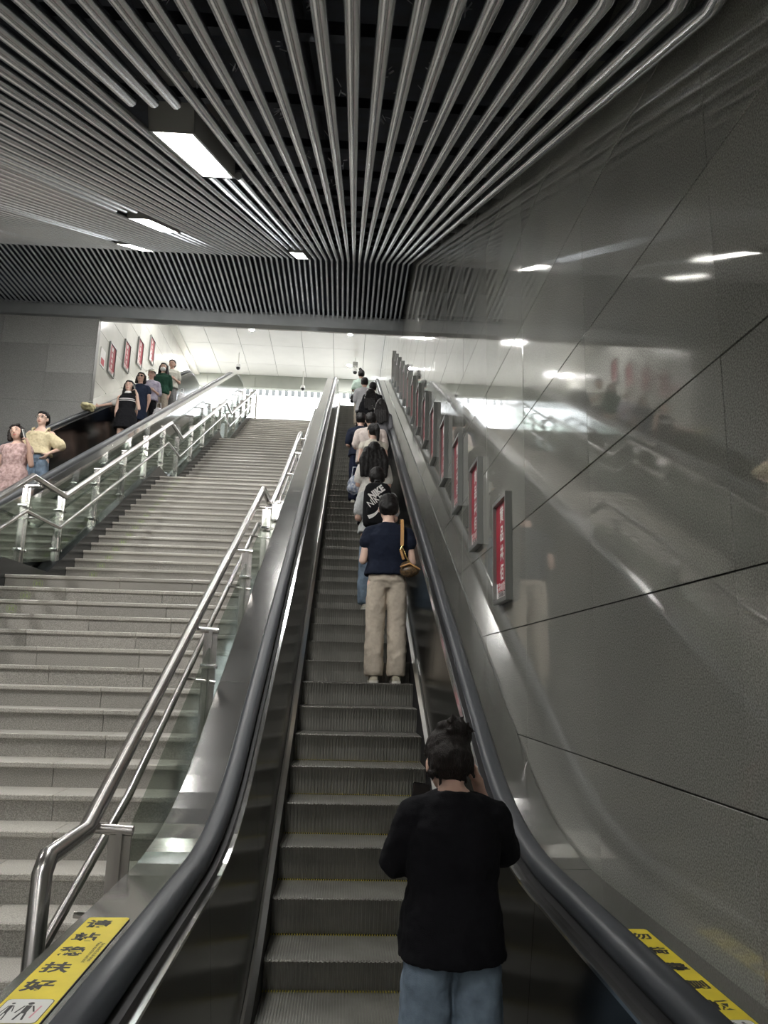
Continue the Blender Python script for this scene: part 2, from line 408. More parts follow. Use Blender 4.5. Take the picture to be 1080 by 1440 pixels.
def downlight(x, y, label):
    e = empty('downlight', (x, y, 11.2), label, 'lamp', 'round downlights of the upper ceiling')
    n = 20; ring = lambda r, z: [(x+r*cos(2*pi*j/n), y+r*sin(2*pi*j/n), z) for j in range(n)]
    MB().loft([ring(.09, 11.199), ring(.09, 11.185), ring(.07, 11.183), ring(.07, 11.195)], False).build('bezel', M['trim'], e, True)
    MB().loft([ring(.07, 11.196), ring(.068, 11.19)]).build('lens', M['uplamp'], e)
downlight(-.108, 23.95, 'bright round downlight under the beam, above the escalator queue')
downlight(-3.405, 23.95, 'bright round downlight under the beam, above the upper stair')
downlight(-.095, 26.6, 'round downlight behind the hanging camera over the escalator head')
downlight(-3.3, 19.5, 'added round downlight, unseen behind the beam over the stair')  # added out of sight to brighten the upper concourse
downlight(-.1, 19.5, 'added round downlight, unseen behind the beam over the queue')  # likewise an unseen addition that lifts the concourse light
downlight(-5.6, 26.6, 'round downlight near the left granite wall at the top')
downlight(-5.6, 21.0, 'round downlight over the descending passengers')

def dome_camera(x, y, z, label, box=False):
    e = empty('surveillance_camera', (x, y, 11.2), label, 'camera', 'hanging surveillance cameras')
    MB().tube([(x, y, 11.2), (x, y, z+.1)], .015, 8).build('stem', M['trim'], e, True)
    n = 14; pr = [(.02, .12), (.07, .11), (.09, .06), (.09, .0)]
    MB().loft([[(x+r*cos(2*pi*j/n), y+r*sin(2*pi*j/n), z+h) for j in range(n)] for r, h in pr]).build('housing', M['white'], e, True)
    pr = [(.075, .0), (.072, -.04), (.05, -.075), (.015, -.09)]
    MB().loft([[(x+r*cos(2*pi*j/n), y+r*sin(2*pi*j/n), z+h) for j in range(n)] for r, h in pr]).build('dome', M['darkglass'], e, True)
    if box: MB().box(x-.09, x+.09, y-.12, y+.12, z+.22, z+.34).build('junction_box', M['lampbox'], e)
dome_camera(-1.84, 27.4, 10.52, 'white dome camera hanging before the grey bulkhead, above the stair')
dome_camera(.11, 25.9, 10.66, 'camera with a dark box hanging above the last escalator passenger', True)
dome_camera(-4.08, 25.9, 10.63, 'dome camera hanging beside the head of the left escalator')

# ================================================================== STAIRCASE
RISE = .1565; RUN = .289
zl = [Z0+RISE*17*k for k in range(5)]
LE = [None, 8.27, 14.34, 20.37, 26.4]                  # y of each landing edge
XS0, XS1 = -3.6, -.92
stairs = empty('staircase', (-2.3, 3.6, Z0), 'wide grey granite staircase in four flights between the escalators', 'stairs')
steps = []                                             # (y of nosing, z top, depth)
for fl in range(1, 5):
    for m_ in range(17):
        y = LE[fl]-RUN*(16-m_); z = zl[fl]-RISE*(16-m_)
        d = RUN if m_ < 16 else ((LE[fl+1]-RUN*16-LE[fl]) if fl < 4 else .6)
        steps.append((fl, m_, y, z, d))
for fl, m_, y, z, d in steps:
    xs = [XS0, -2.62+.45*((m_*2) % 3-1)*.5, -1.75+.3*((m_*5) % 3-1)*.4, XS1] if fl == 1 else [XS0, XS1]
    for a, b in zip(xs[:-1], xs[1:]):
        g = .0025
        pr = [(-.012, -.035), (-.016, -.028), (-.016, -.006), (-.010, 0), (d+.02, 0), (d+.02, -.035)]
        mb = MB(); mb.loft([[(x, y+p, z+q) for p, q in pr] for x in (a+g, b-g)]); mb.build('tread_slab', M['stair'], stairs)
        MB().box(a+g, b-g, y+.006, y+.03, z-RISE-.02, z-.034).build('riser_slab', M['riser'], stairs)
core = MB()
for fl, m_, y, z, d in steps: core.box(XS0+.01, XS1-.01, y+.03, y+d+.035, z-.6, z-.036)
core.build('concrete_core', M['joint'], stairs)
# faint green footprint prints on the risers along the left side
def hexring(cx, y, cz, r, w):
    o = [(cx+r*cos(pi/6+k*pi/3)*1.15, y, cz+r*sin(pi/6+k*pi/3)) for k in range(6)]; i = [(cx+(r-w)*cos(pi/6+k*pi/3)*1.15, y, cz+(r-w)*sin(pi/6+k*pi/3)) for k in range(6)]
    return o+i, [(k, (k+1) % 6, 6+(k+1) % 6, 6+k) for k in range(6)]
for fl, m_, y, z, d in steps:
    if (fl == 1 and m_ >= 14) or fl == 2:
        cx = -3.25; yy = y+.0045; cz = z-.09; mb = MB().add(*hexring(cx, yy, cz, .05, .007))
        mb.quad((cx-.03, yy, cz-.02), (cx-.006, yy, cz-.02), (cx-.006, yy, cz+.02), (cx-.024, yy, cz+.024)).quad((cx+.006, yy, cz-.02), (cx+.03, yy, cz-.02), (cx+.024, yy, cz+.024), (cx+.006, yy, cz+.02))
        mb.build('green_print', M['green'], stairs)

# stair line used by curbs and rails
def stair_line(Y, off=0):
    for fl in range(1, 5):
        s = LE[fl]-RUN*16
        if Y < s: return (zl[fl-1])+off
        if Y <= LE[fl]: return zl[fl-1]+RISE+(Y-s)/RUN*RISE+off
    return zl[4]+off
keyY = [2.6]+[v for fl in range(1, 5) for v in (LE[fl]-RUN*16-.02, LE[fl])]+[27.0]
def curb(name, x0, x1, up, down, m, parent):
    P = [2.9, LE[1]-RUN*16-.3]+[v for fl in range(1, 5) for v in (LE[fl]-RUN*16-.3, LE[fl]-.1)][1:]+[26.9]
    Zs = [zl[0]]+[zl[0]]+[v for fl in range(1, 5) for v in (zl[fl-1], zl[fl])][1:]+[zl[4]]
    rg = [[(x0, y, z-down), (x1, y, z-down), (x1, y, z+up), (x0, y, z+up)] for y, z in zip(P, Zs)]
    return MB().loft(rg).build(name, m, parent)
def railing(side, label):
    # side -1: left of the stair, +1: right of it
    if side < 0: xr, xl2, xp, kk = -3.5, -3.53, -3.66, .15
    else: xr, xl2, xp, kk = -1.0, -1.04, -.885, .62
    root = empty('stair_railing', (xp, 3.2, Z0), label, 'railing')
    H = 1.12
    pts = []
    if side > 0: pts += [(xr, 2.88, Z0+.04), (xr, 2.88, -.70), (xr, 2.92, -.655), (xr, 3.32, -.645)]
    else: pts += [(xr, 3.1, Z0+.04), (xr, 3.1, -.66), (xr, 3.5, -.65)]
    for fl in (1, 2, 3):
        pts += [(xr, LE[fl]+kk, zl[fl]+H+(.06 if side > 0 else 0)), (xr, LE[fl]+kk+1.0, zl[fl]+H+(.06 if side > 0 else 0))]
    pts += [(xr, LE[4]+.2, zl[4]+H), (xr, LE[4]+.6, zl[4]+H), (xr, LE[4]+.62, zl[4]+.05)]
    MB().tube(pts, .035, 14).build('handrail', M['tubesteel'], root, True)
    p2 = []
    q = [(3.75, -.98+.42)] if side > 0 else [(3.6, -.95)]
    low = .40 if side < 0 else .36
    p2 = [(xl2, 3.2, -.98), (xl2, 3.5, -.95)] if side < 0 else [(xl2, 2.9, -1.06), (xl2, 4.08, -.63)]
    for fl in (1, 2, 3): p2 += [(xl2, LE[fl]+kk, zl[fl]+H-low), (xl2, LE[fl]+kk+1.0, zl[fl]+H-low)]
    p2 += [(xl2, LE[4]+.2, zl[4]+H-low), (xl2, LE[4]+.6, zl[4]+H-low)]
    MB().tube(p2, .022, 12).build('lower_rail', M['tubesteel'], root, True)
    def rz(Y):
        for (x, a, za), (_, b, zb) in zip(pts[2:-2], pts[3:-1]):
            if a <= Y <= b: return za+(zb-za)*(Y-a)/max(1e-6, b-a)
        return pts[3][2] if Y < pts[3][1] else zl[4]+H
    if side < 0: py = [3.7, 5.0, 6.3, 7.5, 8.69, 9.75, 11.0, 12.2, 13.4, 14.55, 15.8, 17.1, 18.4, 19.6, 20.6, 21.8, 23.1, 24.4, 25.6, 26.6]
    else: py = [3.41, 5.26, 6.86, 8.3, 9.35, 10.3, 11.8, 13.3, 14.6, 15.7, 17.2, 18.7, 20.2, 21.4, 22.9, 24.4, 25.9]
    tops = []
    for Y in py:
        zt = rz(Y)-.06; zb = stair_line(Y)+.12 if side < 0 else stair_line(Y)-.05
        zb = min(zb, zt-.7); tops.append((Y, zt, zb))
        e = MB()
        e.box(xp-.045, xp+.045, Y-.006, Y+.006, zb, zt).box(xp-.012, xp+.012, Y-.022, Y+.022, zb, zt)
        e.box(xp-.05, xp+.05, Y-.05, Y+.05, zb-.006, zb+.01)
        p = e.build('post', M['tubesteel'], root)
        s = -1 if side > 0 else 1
        b = MB(); lz = zt-low+.02
        b.tube([(xp-s*.05, Y, zt-.0), (xr, Y, zt+.01)], .022, 10).build('bracket', M['tubesteel'], p, True)
        MB().tube([(xp-s*.05, Y, lz), (xl2, Y, lz+.02)], .014, 8).build('bracket', M['tubesteel'], p, True)
        c = MB()
        for dz in ((.16, .86) if Y > 3.6 or side < 0 else (.16,)):
            z = zt-.12-dz*.72
            for dy in (-.07, .07):
                c.tube([(xp-.045, Y+dy, z), (xp+.045, Y+dy, z)], .016, 8)
            c.tube([(xp, Y-.07, z), (xp, Y+.07, z)], .01, 8)
        if not (side > 0 and Y < 3.6): c.build('glass_clamp', M['chrome'], p, True)
    for (a, za, ba), (b, zb, bb) in zip(tops[:-1], tops[1:]):
        g = .03; t = (b-a); f = lambda k: (a+(b-a)*k)
        ya, yb = a+g, b-g; la = lambda p, q, y: p+(q-p)*(y-a)/(b-a)
        x0, x1 = xp-.006, xp+.006; up = -.10; dn = .06
        v = [(x, y, z) for x in (x0, x1) for y, z in ((ya, la(ba, bb, ya)+dn), (yb, la(ba, bb, yb)+dn), (yb, la(za, zb, yb)+up), (ya, la(za, zb, ya)+up))]
        obj('glass_panel', v, [(0, 3, 2, 1), (4, 5, 6, 7), (0, 1, 5, 4), (1, 2, 6, 5), (2, 3, 7, 6), (3, 0, 4, 7)], M['glass'], root)
    return root
curb('stone_curb', -3.78, -3.6, .17, .55, M['curb'], stairs)
curb('stone_curb', -.92, -.86, .12, .4, M['curb'], stairs)
railing(-1, 'kinked double steel handrail with glass panels left of the granite stair')
railing(1, 'kinked double steel handrail with posts between the granite stair and the near escalator')

# ================================================================== ESCALATORS
def ribs(w, n):
    """cross profile of the grooved step surface: (x, height 0..1)"""
    p = []; t = w/n
    for i in range(n):
        x = -w/2+i*t; p += [(x, 0), (x+t*.08, 1), (x+t*.52, 1), (x+t*.6, 0)]
    p.append((w/2, 0)); return p
pr = ribs(1.0, 68); hgt = .007
sv = []; sf = []
n = len(pr)
for dy, dz, mode in ((.375, -.2, 3),):
    pass
rows = [[(x, .412, -.009+h*hgt) for x, h in pr], [(x, .012, -.009+h*hgt) for x, h in pr],
        [(x, .006, -.012) for x, h in pr]]
for r in rows: sv += r
for k in range(2):
    for j in range(n-1): sf.append((k*n+j, k*n+j+1, (k+1)*n+j+1, (k+1)*n+j))
pr2 = ribs(1.0, 42); n2_ = len(pr2); o2 = len(sv)
for y, z in ((.010, -.006), (.030, -.05), (.045, -.10), (.052, -.20)): sv += [(x, y-h*.009, z) for x, h in pr2]
for k in range(3):
    for j in range(n2_-1): sf.append((o2+k*n2_+j, o2+k*n2_+j+1, o2+(k+1)*n2_+j+1, o2+(k+1)*n2_+j))
b0 = len(sv); sv += [(-.5, .37, -.03), (.5, .37, -.03), (.5, .052, -.2), (-.5, .052, -.2), (-.5, .012, -.012), (.5, .012, -.012)]
sf += [(b0, b0+4, b0+3), (b0+1, b0+2, b0+5)]
step_me = None
yl = MB()
for i in range(68):
    t = 1/68; x = -.5+i*t; yl.box(x+t*.1, x+t*.5, .384, .408, -.006, .0008)
def escalator(cx, label, ul, ur, left_clip=None):
    global step_me
    root = empty('escalator', (cx, YB, Z0), label, 'escalator')
    k0, k1 = -13, 51
    for k in range(k0, k1):
        Y = 7.003+.3807*k
        z = base(Y+.02)
        if k < -9: z = Z0
        if step_me is None:
            step_me = obj('step', sv, sf, M['step'], root, local=True); o = step_me; o.location = Vector((cx, Y, z))-worldloc(root)
            yo = yl.build('demarcation_line', M['yellow'], o, local=True); step_y = yo; escalator.y = yo
        else:
            o = inst(step_me, (cx, Y, z), root, name='step')
            if k < -2: q = bpy.data.objects.new('demarcation_line', escalator.y.data); COL.objects.link(q); q.parent = o
    # under-tray closing the gaps below the steps
    Y0, Y1 = 1.3, 26.7
    def sweep(name, prof, m, s, a=Y0, b=Y1, closed=True, smooth=False, parent=None):
        rg = [[(cx+s*u, y, base(y)+v) for u, v in prof] for y in ys(a, b)]
        if s < 0: rg = [r[::-1] for r in rg]
        return MB().loft(rg).build(name, m, parent or root, smooth)
    MB().loft([[(cx-.56, y, base(y)-.8), (cx+.56, y, base(y)-.8), (cx+.56, y, base(y)-.36), (cx-.56, y, base(y)-.36)] for y in ys(Y0, Y1)]).build('truss', M['blackgap'], root)
    for s, uo in ((-1, ul), (1, ur)):
        sweep('skirt', [(.502, -.35), (.502, .10), (.512, .10), (.512, -.35)], M['blackgap'], s)
        sweep('skirt_strip', [(.502, .10), (.530, .125), (.545, .125), (.545, .06), (.504, .06)], M['skirtstrip'], s)
        cuts = [Y0, 3.1, 4.5]+[4.5+1.75*k for k in range(1, 12)]+[Y1-1.1]
        for a, b in zip(cuts[:-1], cuts[1:]):
            sweep('balustrade_panel', [(.545, .10), (.612, .895), (.622, .895), (.556, .10)], M['darkpanel'], s, a+.002, b-.002)
        sweep('panel_trim', [(.606, .893), (.606, .905), (.632, .905), (.632, .893)], M['chrome'], s)
        sweep('handrail_guide', [(.632, .85), (.632, .925), (.675, .925), (.675, .85)], M['blackgap'], s, b=Y1-1.1)
        hp = [(.662, .928), (.655, .945), (.655, .965), (.663, .985), (.682, .995), (.722, .995), (.741, .985), (.749, .965), (.749, .945), (.742, .928)]
        sweep('handrail', hp, M['rubber'], s, b=Y1-.9, smooth=True)
        cuts = [Y0, 3.35, 5.2]+[5.2+2.35*k for k in range(1, 9)]+[Y1-1.1]
        for a, b in zip(cuts[:-1], cuts[1:]):
            sweep('deck_plate', [(.735, .93), (.735, .945), (uo-.006, .945), (uo, .938), (uo, .905), (.735, .905)], M['steel'], s, a+.0015, b-.0015)
        if uo > .9 and not (s > 0 and cx > -1):
            sweep('outer_cladding', [(uo-.012, .91), (uo-.004, .91), (uo-.004, -.45), (uo-.012, -.45)], M['cladding'], s)
        # top newel: rounded glass end with the rail running round it
        yc = Y1-1.0; zc = ZT+.49; r = .46
        arc = [(yc+r*sin(a), zc+r*cos(a)) for a in [pi*k/10 for k in range(11)]]
        v = []; f = []
        for u in (.655, .667):
            v += [(cx+s*u, yc-.9, zc-.40), (cx+s*u, yc-.9, zc+r-.03)]+[(cx+s*u, y-.0, z-.03*(z-zc)/r) for y, z in arc]+[(cx+s*u, yc-.5, zc-r)]
        nn = len(v)//2
        f = [tuple(range(nn)), tuple(range(nn, 2*nn))[::-1]]+[(i, (i+1) % nn, nn+(i+1) % nn, nn+i) for i in range(nn)]
        obj('newel_glass', v, f, M['newelglass'], root)
        MB().tube([(cx+s*.702, Y1-.95, ZT+.965)]+[(cx+s*.702, y, z+.01) for y, z in arc[1:-1]], .032, 10).build('newel_rail', M['rubber'], root, True)
    MB().box(cx-.6, cx+.6, Y0-.9, Y0+.9, Z0-.05, Z0+.012).build('comb_plate', M['step'], root)
    MB().box(cx-.6, cx+.6, 25.4, 27.0, ZT-.05, ZT+.012).build('comb_plate', M['step'], root)
    return root
CX = .155
esc1 = escalator(CX, 'ascending escalator with a queue of passengers, beside the right granite wall', .955, .92)
esc2 = escalator(-4.74, 'descending escalator beyond the granite stair on the left', .80, .93)
# black clips where the wall meets the deck
cl = MB()
for Y in (6.85, 8.1, 9.5, 11.6, 14.2): cl.box(XW-.02, XW-.001, Y-.07, Y+.07, base(Y)+.95, base(Y)+.99)
# filler slab between the left escalator and its wall
struct('trim_4', MB().loft([[(-6.1, y, base(y)+.75), (-5.55, y, base(y)+.75), (-5.55, y, base(y)+.9), (-6.1, y, base(y)+.9)] for y in ys(15.86, 27)]), M['uppergranite'])

# stickers lying on the deck plates
def deck_sticker(x0, x1, y0, y1, chars, label, group=None, eng=None, mir=False):
    z = Z0+.947
    e = empty('warning_sticker', ((x0+x1)/2, (y0+y1)/2, z), label, 'sticker')
    W = x1-x0; L = y1-y0
    def rr(a, b, c, d, r, zz):
        p = []
        for (px, py, a0) in ((b-r, d-r, 0), (a+r, d-r, 90), (a+r, c+r, 180), (b-r, c+r, 270)):
            for k in range(4): t = radians(a0+k*30); p.append((px+r*cos(t), py+r*sin(t), zz))
        return p
    MB().loft([rr(x0, x1, y0, y1, .012, z), rr(x0, x1, y0, y1, .012, z+.0012)]).build('border', M['ink'], e)
    MB().loft([rr(x0+.002, x1-.002, y0+.002, y1-.002, .011, z+.001), rr(x0+.002, x1-.002, y0+.002, y1-.002, .011, z+.0018)]).build('sheet', M['stickyellow'], e)
    R = Matrix.Identity(3); pic = W*1.15
    n = len(chars); step = (L-pic-.02)/n; tw = W*(.62 if eng else .78)
    tx = x0+(W*.38 if eng else W*.5)
    for i, c in enumerate(chars):
        text_mesh(c, tw*.92, R, (tx, y1-.012-step*(i+.5), z+.0022), M['ink'], 'character', e, bold=.03)
    if eng:
        Re = Matrix(((0, 1, 0), (-1, 0, 0), (0, 0, 1)))
        text_mesh(eng[0], W*.115, Re, (x1-W*.20, (y1+y0+pic)/2, z+.0022), M['ink'], 'small_print', e, bold=.01)
        text_mesh(eng[1], W*.115, Re, (x1-W*.10, (y1+y0+pic)/2, z+.0022), M['ink'], 'small_print', e, bold=.01)
    a, b, c, d = x0+.012, x1-.012, y0+.014, y0+pic-.01
    MB().loft([rr(a-.002, b+.002, c-.002, d+.002, .012, z+.0016), rr(a-.002, b+.002, c-.002, d+.002, .012, z+.0021)]).build('pictogram_border', M['ink'], e)
    MB().loft([rr(a, b, c, d, .011, z+.002), rr(a, b, c, d, .011, z+.0025)]).build('pictogram_field', M['stickwhite'], e)
    pg = MB(); zz = z+.003; w2 = b-a; h2 = d-c
    def man(ox, sc):
        nn = 10; cxm, cym = ox, c+h2*.80
        pg.add([(cxm+.07*w2*sc*cos(2*pi*j/nn), cym+.07*w2*sc*sin(2*pi*j/nn), zz) for j in range(nn)], [tuple(range(nn))])
        for dx0, dx1, y_0, y_1, wd in ((0, 0, .38, .72, .13), (-.05, -.09, .12, .40, .05), (.05, .09, .12, .40, .05), (-.09, -.18, .40, .70, .04), (.09, .2, .45, .70, .04)):
            pg.quad((cxm+(dx1-wd/2)*w2*sc, c+h2*y_0, zz), (cxm+(dx1+wd/2)*w2*sc, c+h2*y_0, zz), (cxm+(dx0+wd/2)*w2*sc, c+h2*y_1, zz), (cxm+(dx0-wd/2)*w2*sc, c+h2*y_1, zz))
    man(a+w2*.58, 1); man(a+w2*.2, .6)
    pg.build('pictogram', M['ink'], e)
    MB().quad((a+w2*.78, c+h2*.2, zz), (a+w2*.82, c+h2*.2, zz), (a+w2*.86, c+h2*.7, zz), (a+w2*.82, c+h2*.7, zz)).build('pictogram_rail', M['pink'], e)
deck_sticker(-.764, -.634, 1.90, 2.66, '请站稳扶好', 'yellow sticker with five black characters on the left deck of the near escalator', eng=('Please stand firm and hold', 'the handrail at all times'))
deck_sticker(.918, 1.0, 1.86, 2.60, '勿倚靠侧板', 'yellow sticker with black characters on the right deck below the granite wall')

# ================================================================== WALL SIGNS
def sign(side, Yc, zc, wdt, hgt_, label, group, detail):
    X = XW-.001 if side > 0 else -6.099
    s = -side                                          # direction the sign faces
    e = empty('poster_frame', (X, Yc, zc), label, 'sign', group)
    th = .045; fw = .028
    def bx(mb, ya, yb, za, zb, t0, t1):
        xa, xb = sorted((X+s*t0, X+s*t1)); mb.box(xa, xb, ya, yb, za, zb)
    a, b, c, d = Yc-wdt/2, Yc+wdt/2, zc-hgt_/2, zc+hgt_/2
    f = MB(); bx(f, a, a+fw, c, d, 0, th); bx(f, b-fw, b, c, d, 0, th); bx(f, a+fw, b-fw, c, c+fw, 0, th); bx(f, a+fw, b-fw, d-fw, d, 0, th)
    f.build('frame', M['signframe'], e)
    p = MB(); bx(p, a+fw, b-fw, c+fw+(hgt_-2*fw)*.17, d-fw, 0, .022); p.build('poster', M['redposter'], e)
    q = MB(); bx(q, a+fw, b-fw, c+fw, c+fw+(hgt_-2*fw)*.17, 0, .022); q.build('caption_strip', M['whiteprint'], e)
    # text frame: x to the reader's right, y up, z towards the reader
    ex = Vector((0, -s, 0)) if False else Vector((0, s, 0)); ey = Vector((0, 0, 1)); ez = ex.cross(ey)
    R = Matrix((ex, ey, ez)).transposed()
    tx = X+s*.024
    if detail:
        for i, ch in enumerate('黄品共佰'):
            text_mesh(ch, .115, R, (tx, Yc, zc+hgt_*(.33-.185*i)), M['whiteprint'], 'character', e, bold=.03)
        text_mesh('长江顶部', .075, R, (tx, Yc, c+fw+(hgt_-2*fw)*.115), M['redink'], 'caption', e, bold=.02)
        text_mesh('500-88-576', .05, R, (tx, Yc, c+fw+(hgt_-2*fw)*.045), M['ink'], 'caption', e, bold=.02)
ordn = ['nearest', 'second', 'third', 'fourth', 'fifth', 'sixth', 'seventh', 'eighth', 'ninth', 'tenth', 'eleventh', 'twelfth', 'thirteenth', 'fourteenth']
for i in range(14):
    Yc = 5.04+1.04*i; zc = .845+.537*i
    sign(1, Yc, zc, .43, .715, f'{ordn[i]} crimson framed poster going up the right granite wall', 'posters along the right wall', i < 11)
for i in range(4):
    sign(-1, 18.42+1.17*i, 7.60+.605*i, .52, .80, f'{["leftmost and lowest", "second from the left", "third from the left", "highest and rightmost"][i]} red framed poster on the pale left wall', 'posters along the left wall', True)
e = empty('small_notice', (-6.095, 17.75, 7.35), 'small white and red notice left of the posters on the pale wall', 'sign')
MB().box(-6.099, -6.085, 17.6, 17.95, 7.15, 7.6).build('board', M['whiteprint'], e); MB().box(-6.086, -6.083, 17.66, 17.89, 7.2, 7.36).build('red_field', M['redink'], e)

# ================================================================== PEOPLE
_texs = {}
def clouds(size, name='folds'):
    if size not in _texs:
        t = bpy.data.textures.new(name, 'CLOUDS'); t.noise_scale = size; t.noise_depth = 1; _texs[size] = t
    return _texs[size]
def blob(name, mb, voxel, m, parent, smooth=3, disp=None, local=True, factor=.5):
    me = bpy.data.meshes.new('tmp'); me.from_pydata(mb.v, [], mb.f)
    o = bpy.data.objects.new('tmp', me); COL.objects.link(o)
    r = o.modifiers.new('r', 'REMESH'); r.mode = 'VOXEL'; r.voxel_size = voxel; r.use_smooth_shade = True
    if smooth: s = o.modifiers.new('s', 'SMOOTH'); s.factor = factor; s.iterations = smooth
    if disp:
        for st, sz in disp:
            d = o.modifiers.new('d', 'DISPLACE'); d.texture = clouds(sz); d.strength = st; d.mid_level = .42; d.texture_coords = 'LOCAL'
    dg = bpy.context.evaluated_depsgraph_get()
    nm = bpy.data.meshes.new_from_object(o.evaluated_get(dg)); nm.name = name
    bpy.data.objects.remove(o); bpy.data.meshes.remove(me)
    nm.materials.clear(); nm.materials.append(m); nm.polygons.foreach_set('use_smooth', [True]*len(nm.polygons))
    q = bpy.data.objects.new(name, nm); COL.objects.link(q); q.parent = parent; return q
def cap(mb, p0, r0, p1, r1, n=12):
    p0, p1 = Vector(p0), Vector(p1); d = (p1-p0)
    if d.length < 1e-5: d = Vector((0, 0, .001))
    d.normalize(); pts = []; rs = []
    for k in (8, 35, 65): a = radians(k); pts.append(p0-d*r0*cos(a)); rs.append(r0*sin(a))
    pts.append(p0); rs.append(r0); pts.append(p1); rs.append(r1)
    for k in (65, 35, 8): a = radians(k); pts.append(p1+d*r1*cos(a)); rs.append(r1*sin(a))
    mb.tube(pts, rs, n, weld=True)
def ell(mb, c, r, R=None, n=14, k=9):
    c = Vector(c); rg = []
    for i in range(k):
        t = pi*(i+.35)/(k-.3); ring = []
        for j in range(n):
            v = Vector((r[0]*sin(t)*cos(2*pi*j/n), r[1]*sin(t)*sin(2*pi*j/n), -r[2]*cos(t)))
            ring.append(c+(R @ v if R else v))
        rg.append(ring)
    mb.loft(rg)
def loft(mb, secs, n=22, fold=0, nf=0, R=None, piv=None):
    rg = []
    for i, (x, y, z, rx, ry) in enumerate(secs):
        ring = []
        for j in range(n):
            a = 2*pi*j/n; k = 1+(fold*(i/(len(secs)-1))*cos(nf*a) if fold else 0)
            cx_, sy_ = cos(a), sin(a)
            p = Vector((x+rx*k*math.copysign(abs(cx_)**.85, cx_), y+ry*k*math.copysign(abs(sy_)**.85, sy_), z))
            if R: p = piv+R @ (p-piv)
            ring.append(p)
        rg.append(ring)
    mb.loft(rg)
def hand(mb, w, d, nrm, h, curl=(.5, 1.1), sc=1.0):
    w, d, nrm = Vector(w), Vector(d).normalized(), Vector(nrm)
    nrm = (nrm-d*nrm.dot(d)).normalized(); s = d.cross(nrm)*h
    R = Matrix((s, nrm, d)).transposed()
    ell(mb, w+d*.045*sc, (.037*sc, .016*sc, .052*sc), R)
    cap(mb, w-d*.02, .024*sc, w+d*.03*sc, .026*sc)
    for i, (off, L) in enumerate(((-.028, .060), (-.0095, .072), (.0095, .068), (.028, .052))):
        b = w+d*.088*sc-s*off*sc; c1, c2 = curl[0]+.06*i, curl[1]+.08*i
        d1 = d*cos(c1)+nrm*sin(c1); d2 = d*cos(c2)+nrm*sin(c2)
        m_ = b+d1*L*.52*sc; cap(mb, b-d1*.012, .0092*sc, m_, .0085*sc, 8); cap(mb, m_, .0085*sc, m_+d2*L*.48*sc, .007*sc, 8)
    b = w+d*.022*sc+s*.024*sc; m_ = b+(d*.55+s*.65+nrm*.35).normalized()*.036*sc
    cap(mb, b, .013*sc, m_, .011*sc, 8); cap(mb, m_, .0105*sc, m_+(d*.85+s*.2+nrm*.4).normalized()*.032*sc, .0085*sc, 8)
REST = ((.05, -.02, -.27), (-.03, .04, -.235))
FWD = ((.045, -.05, -.26), (-.07, .21, .02))
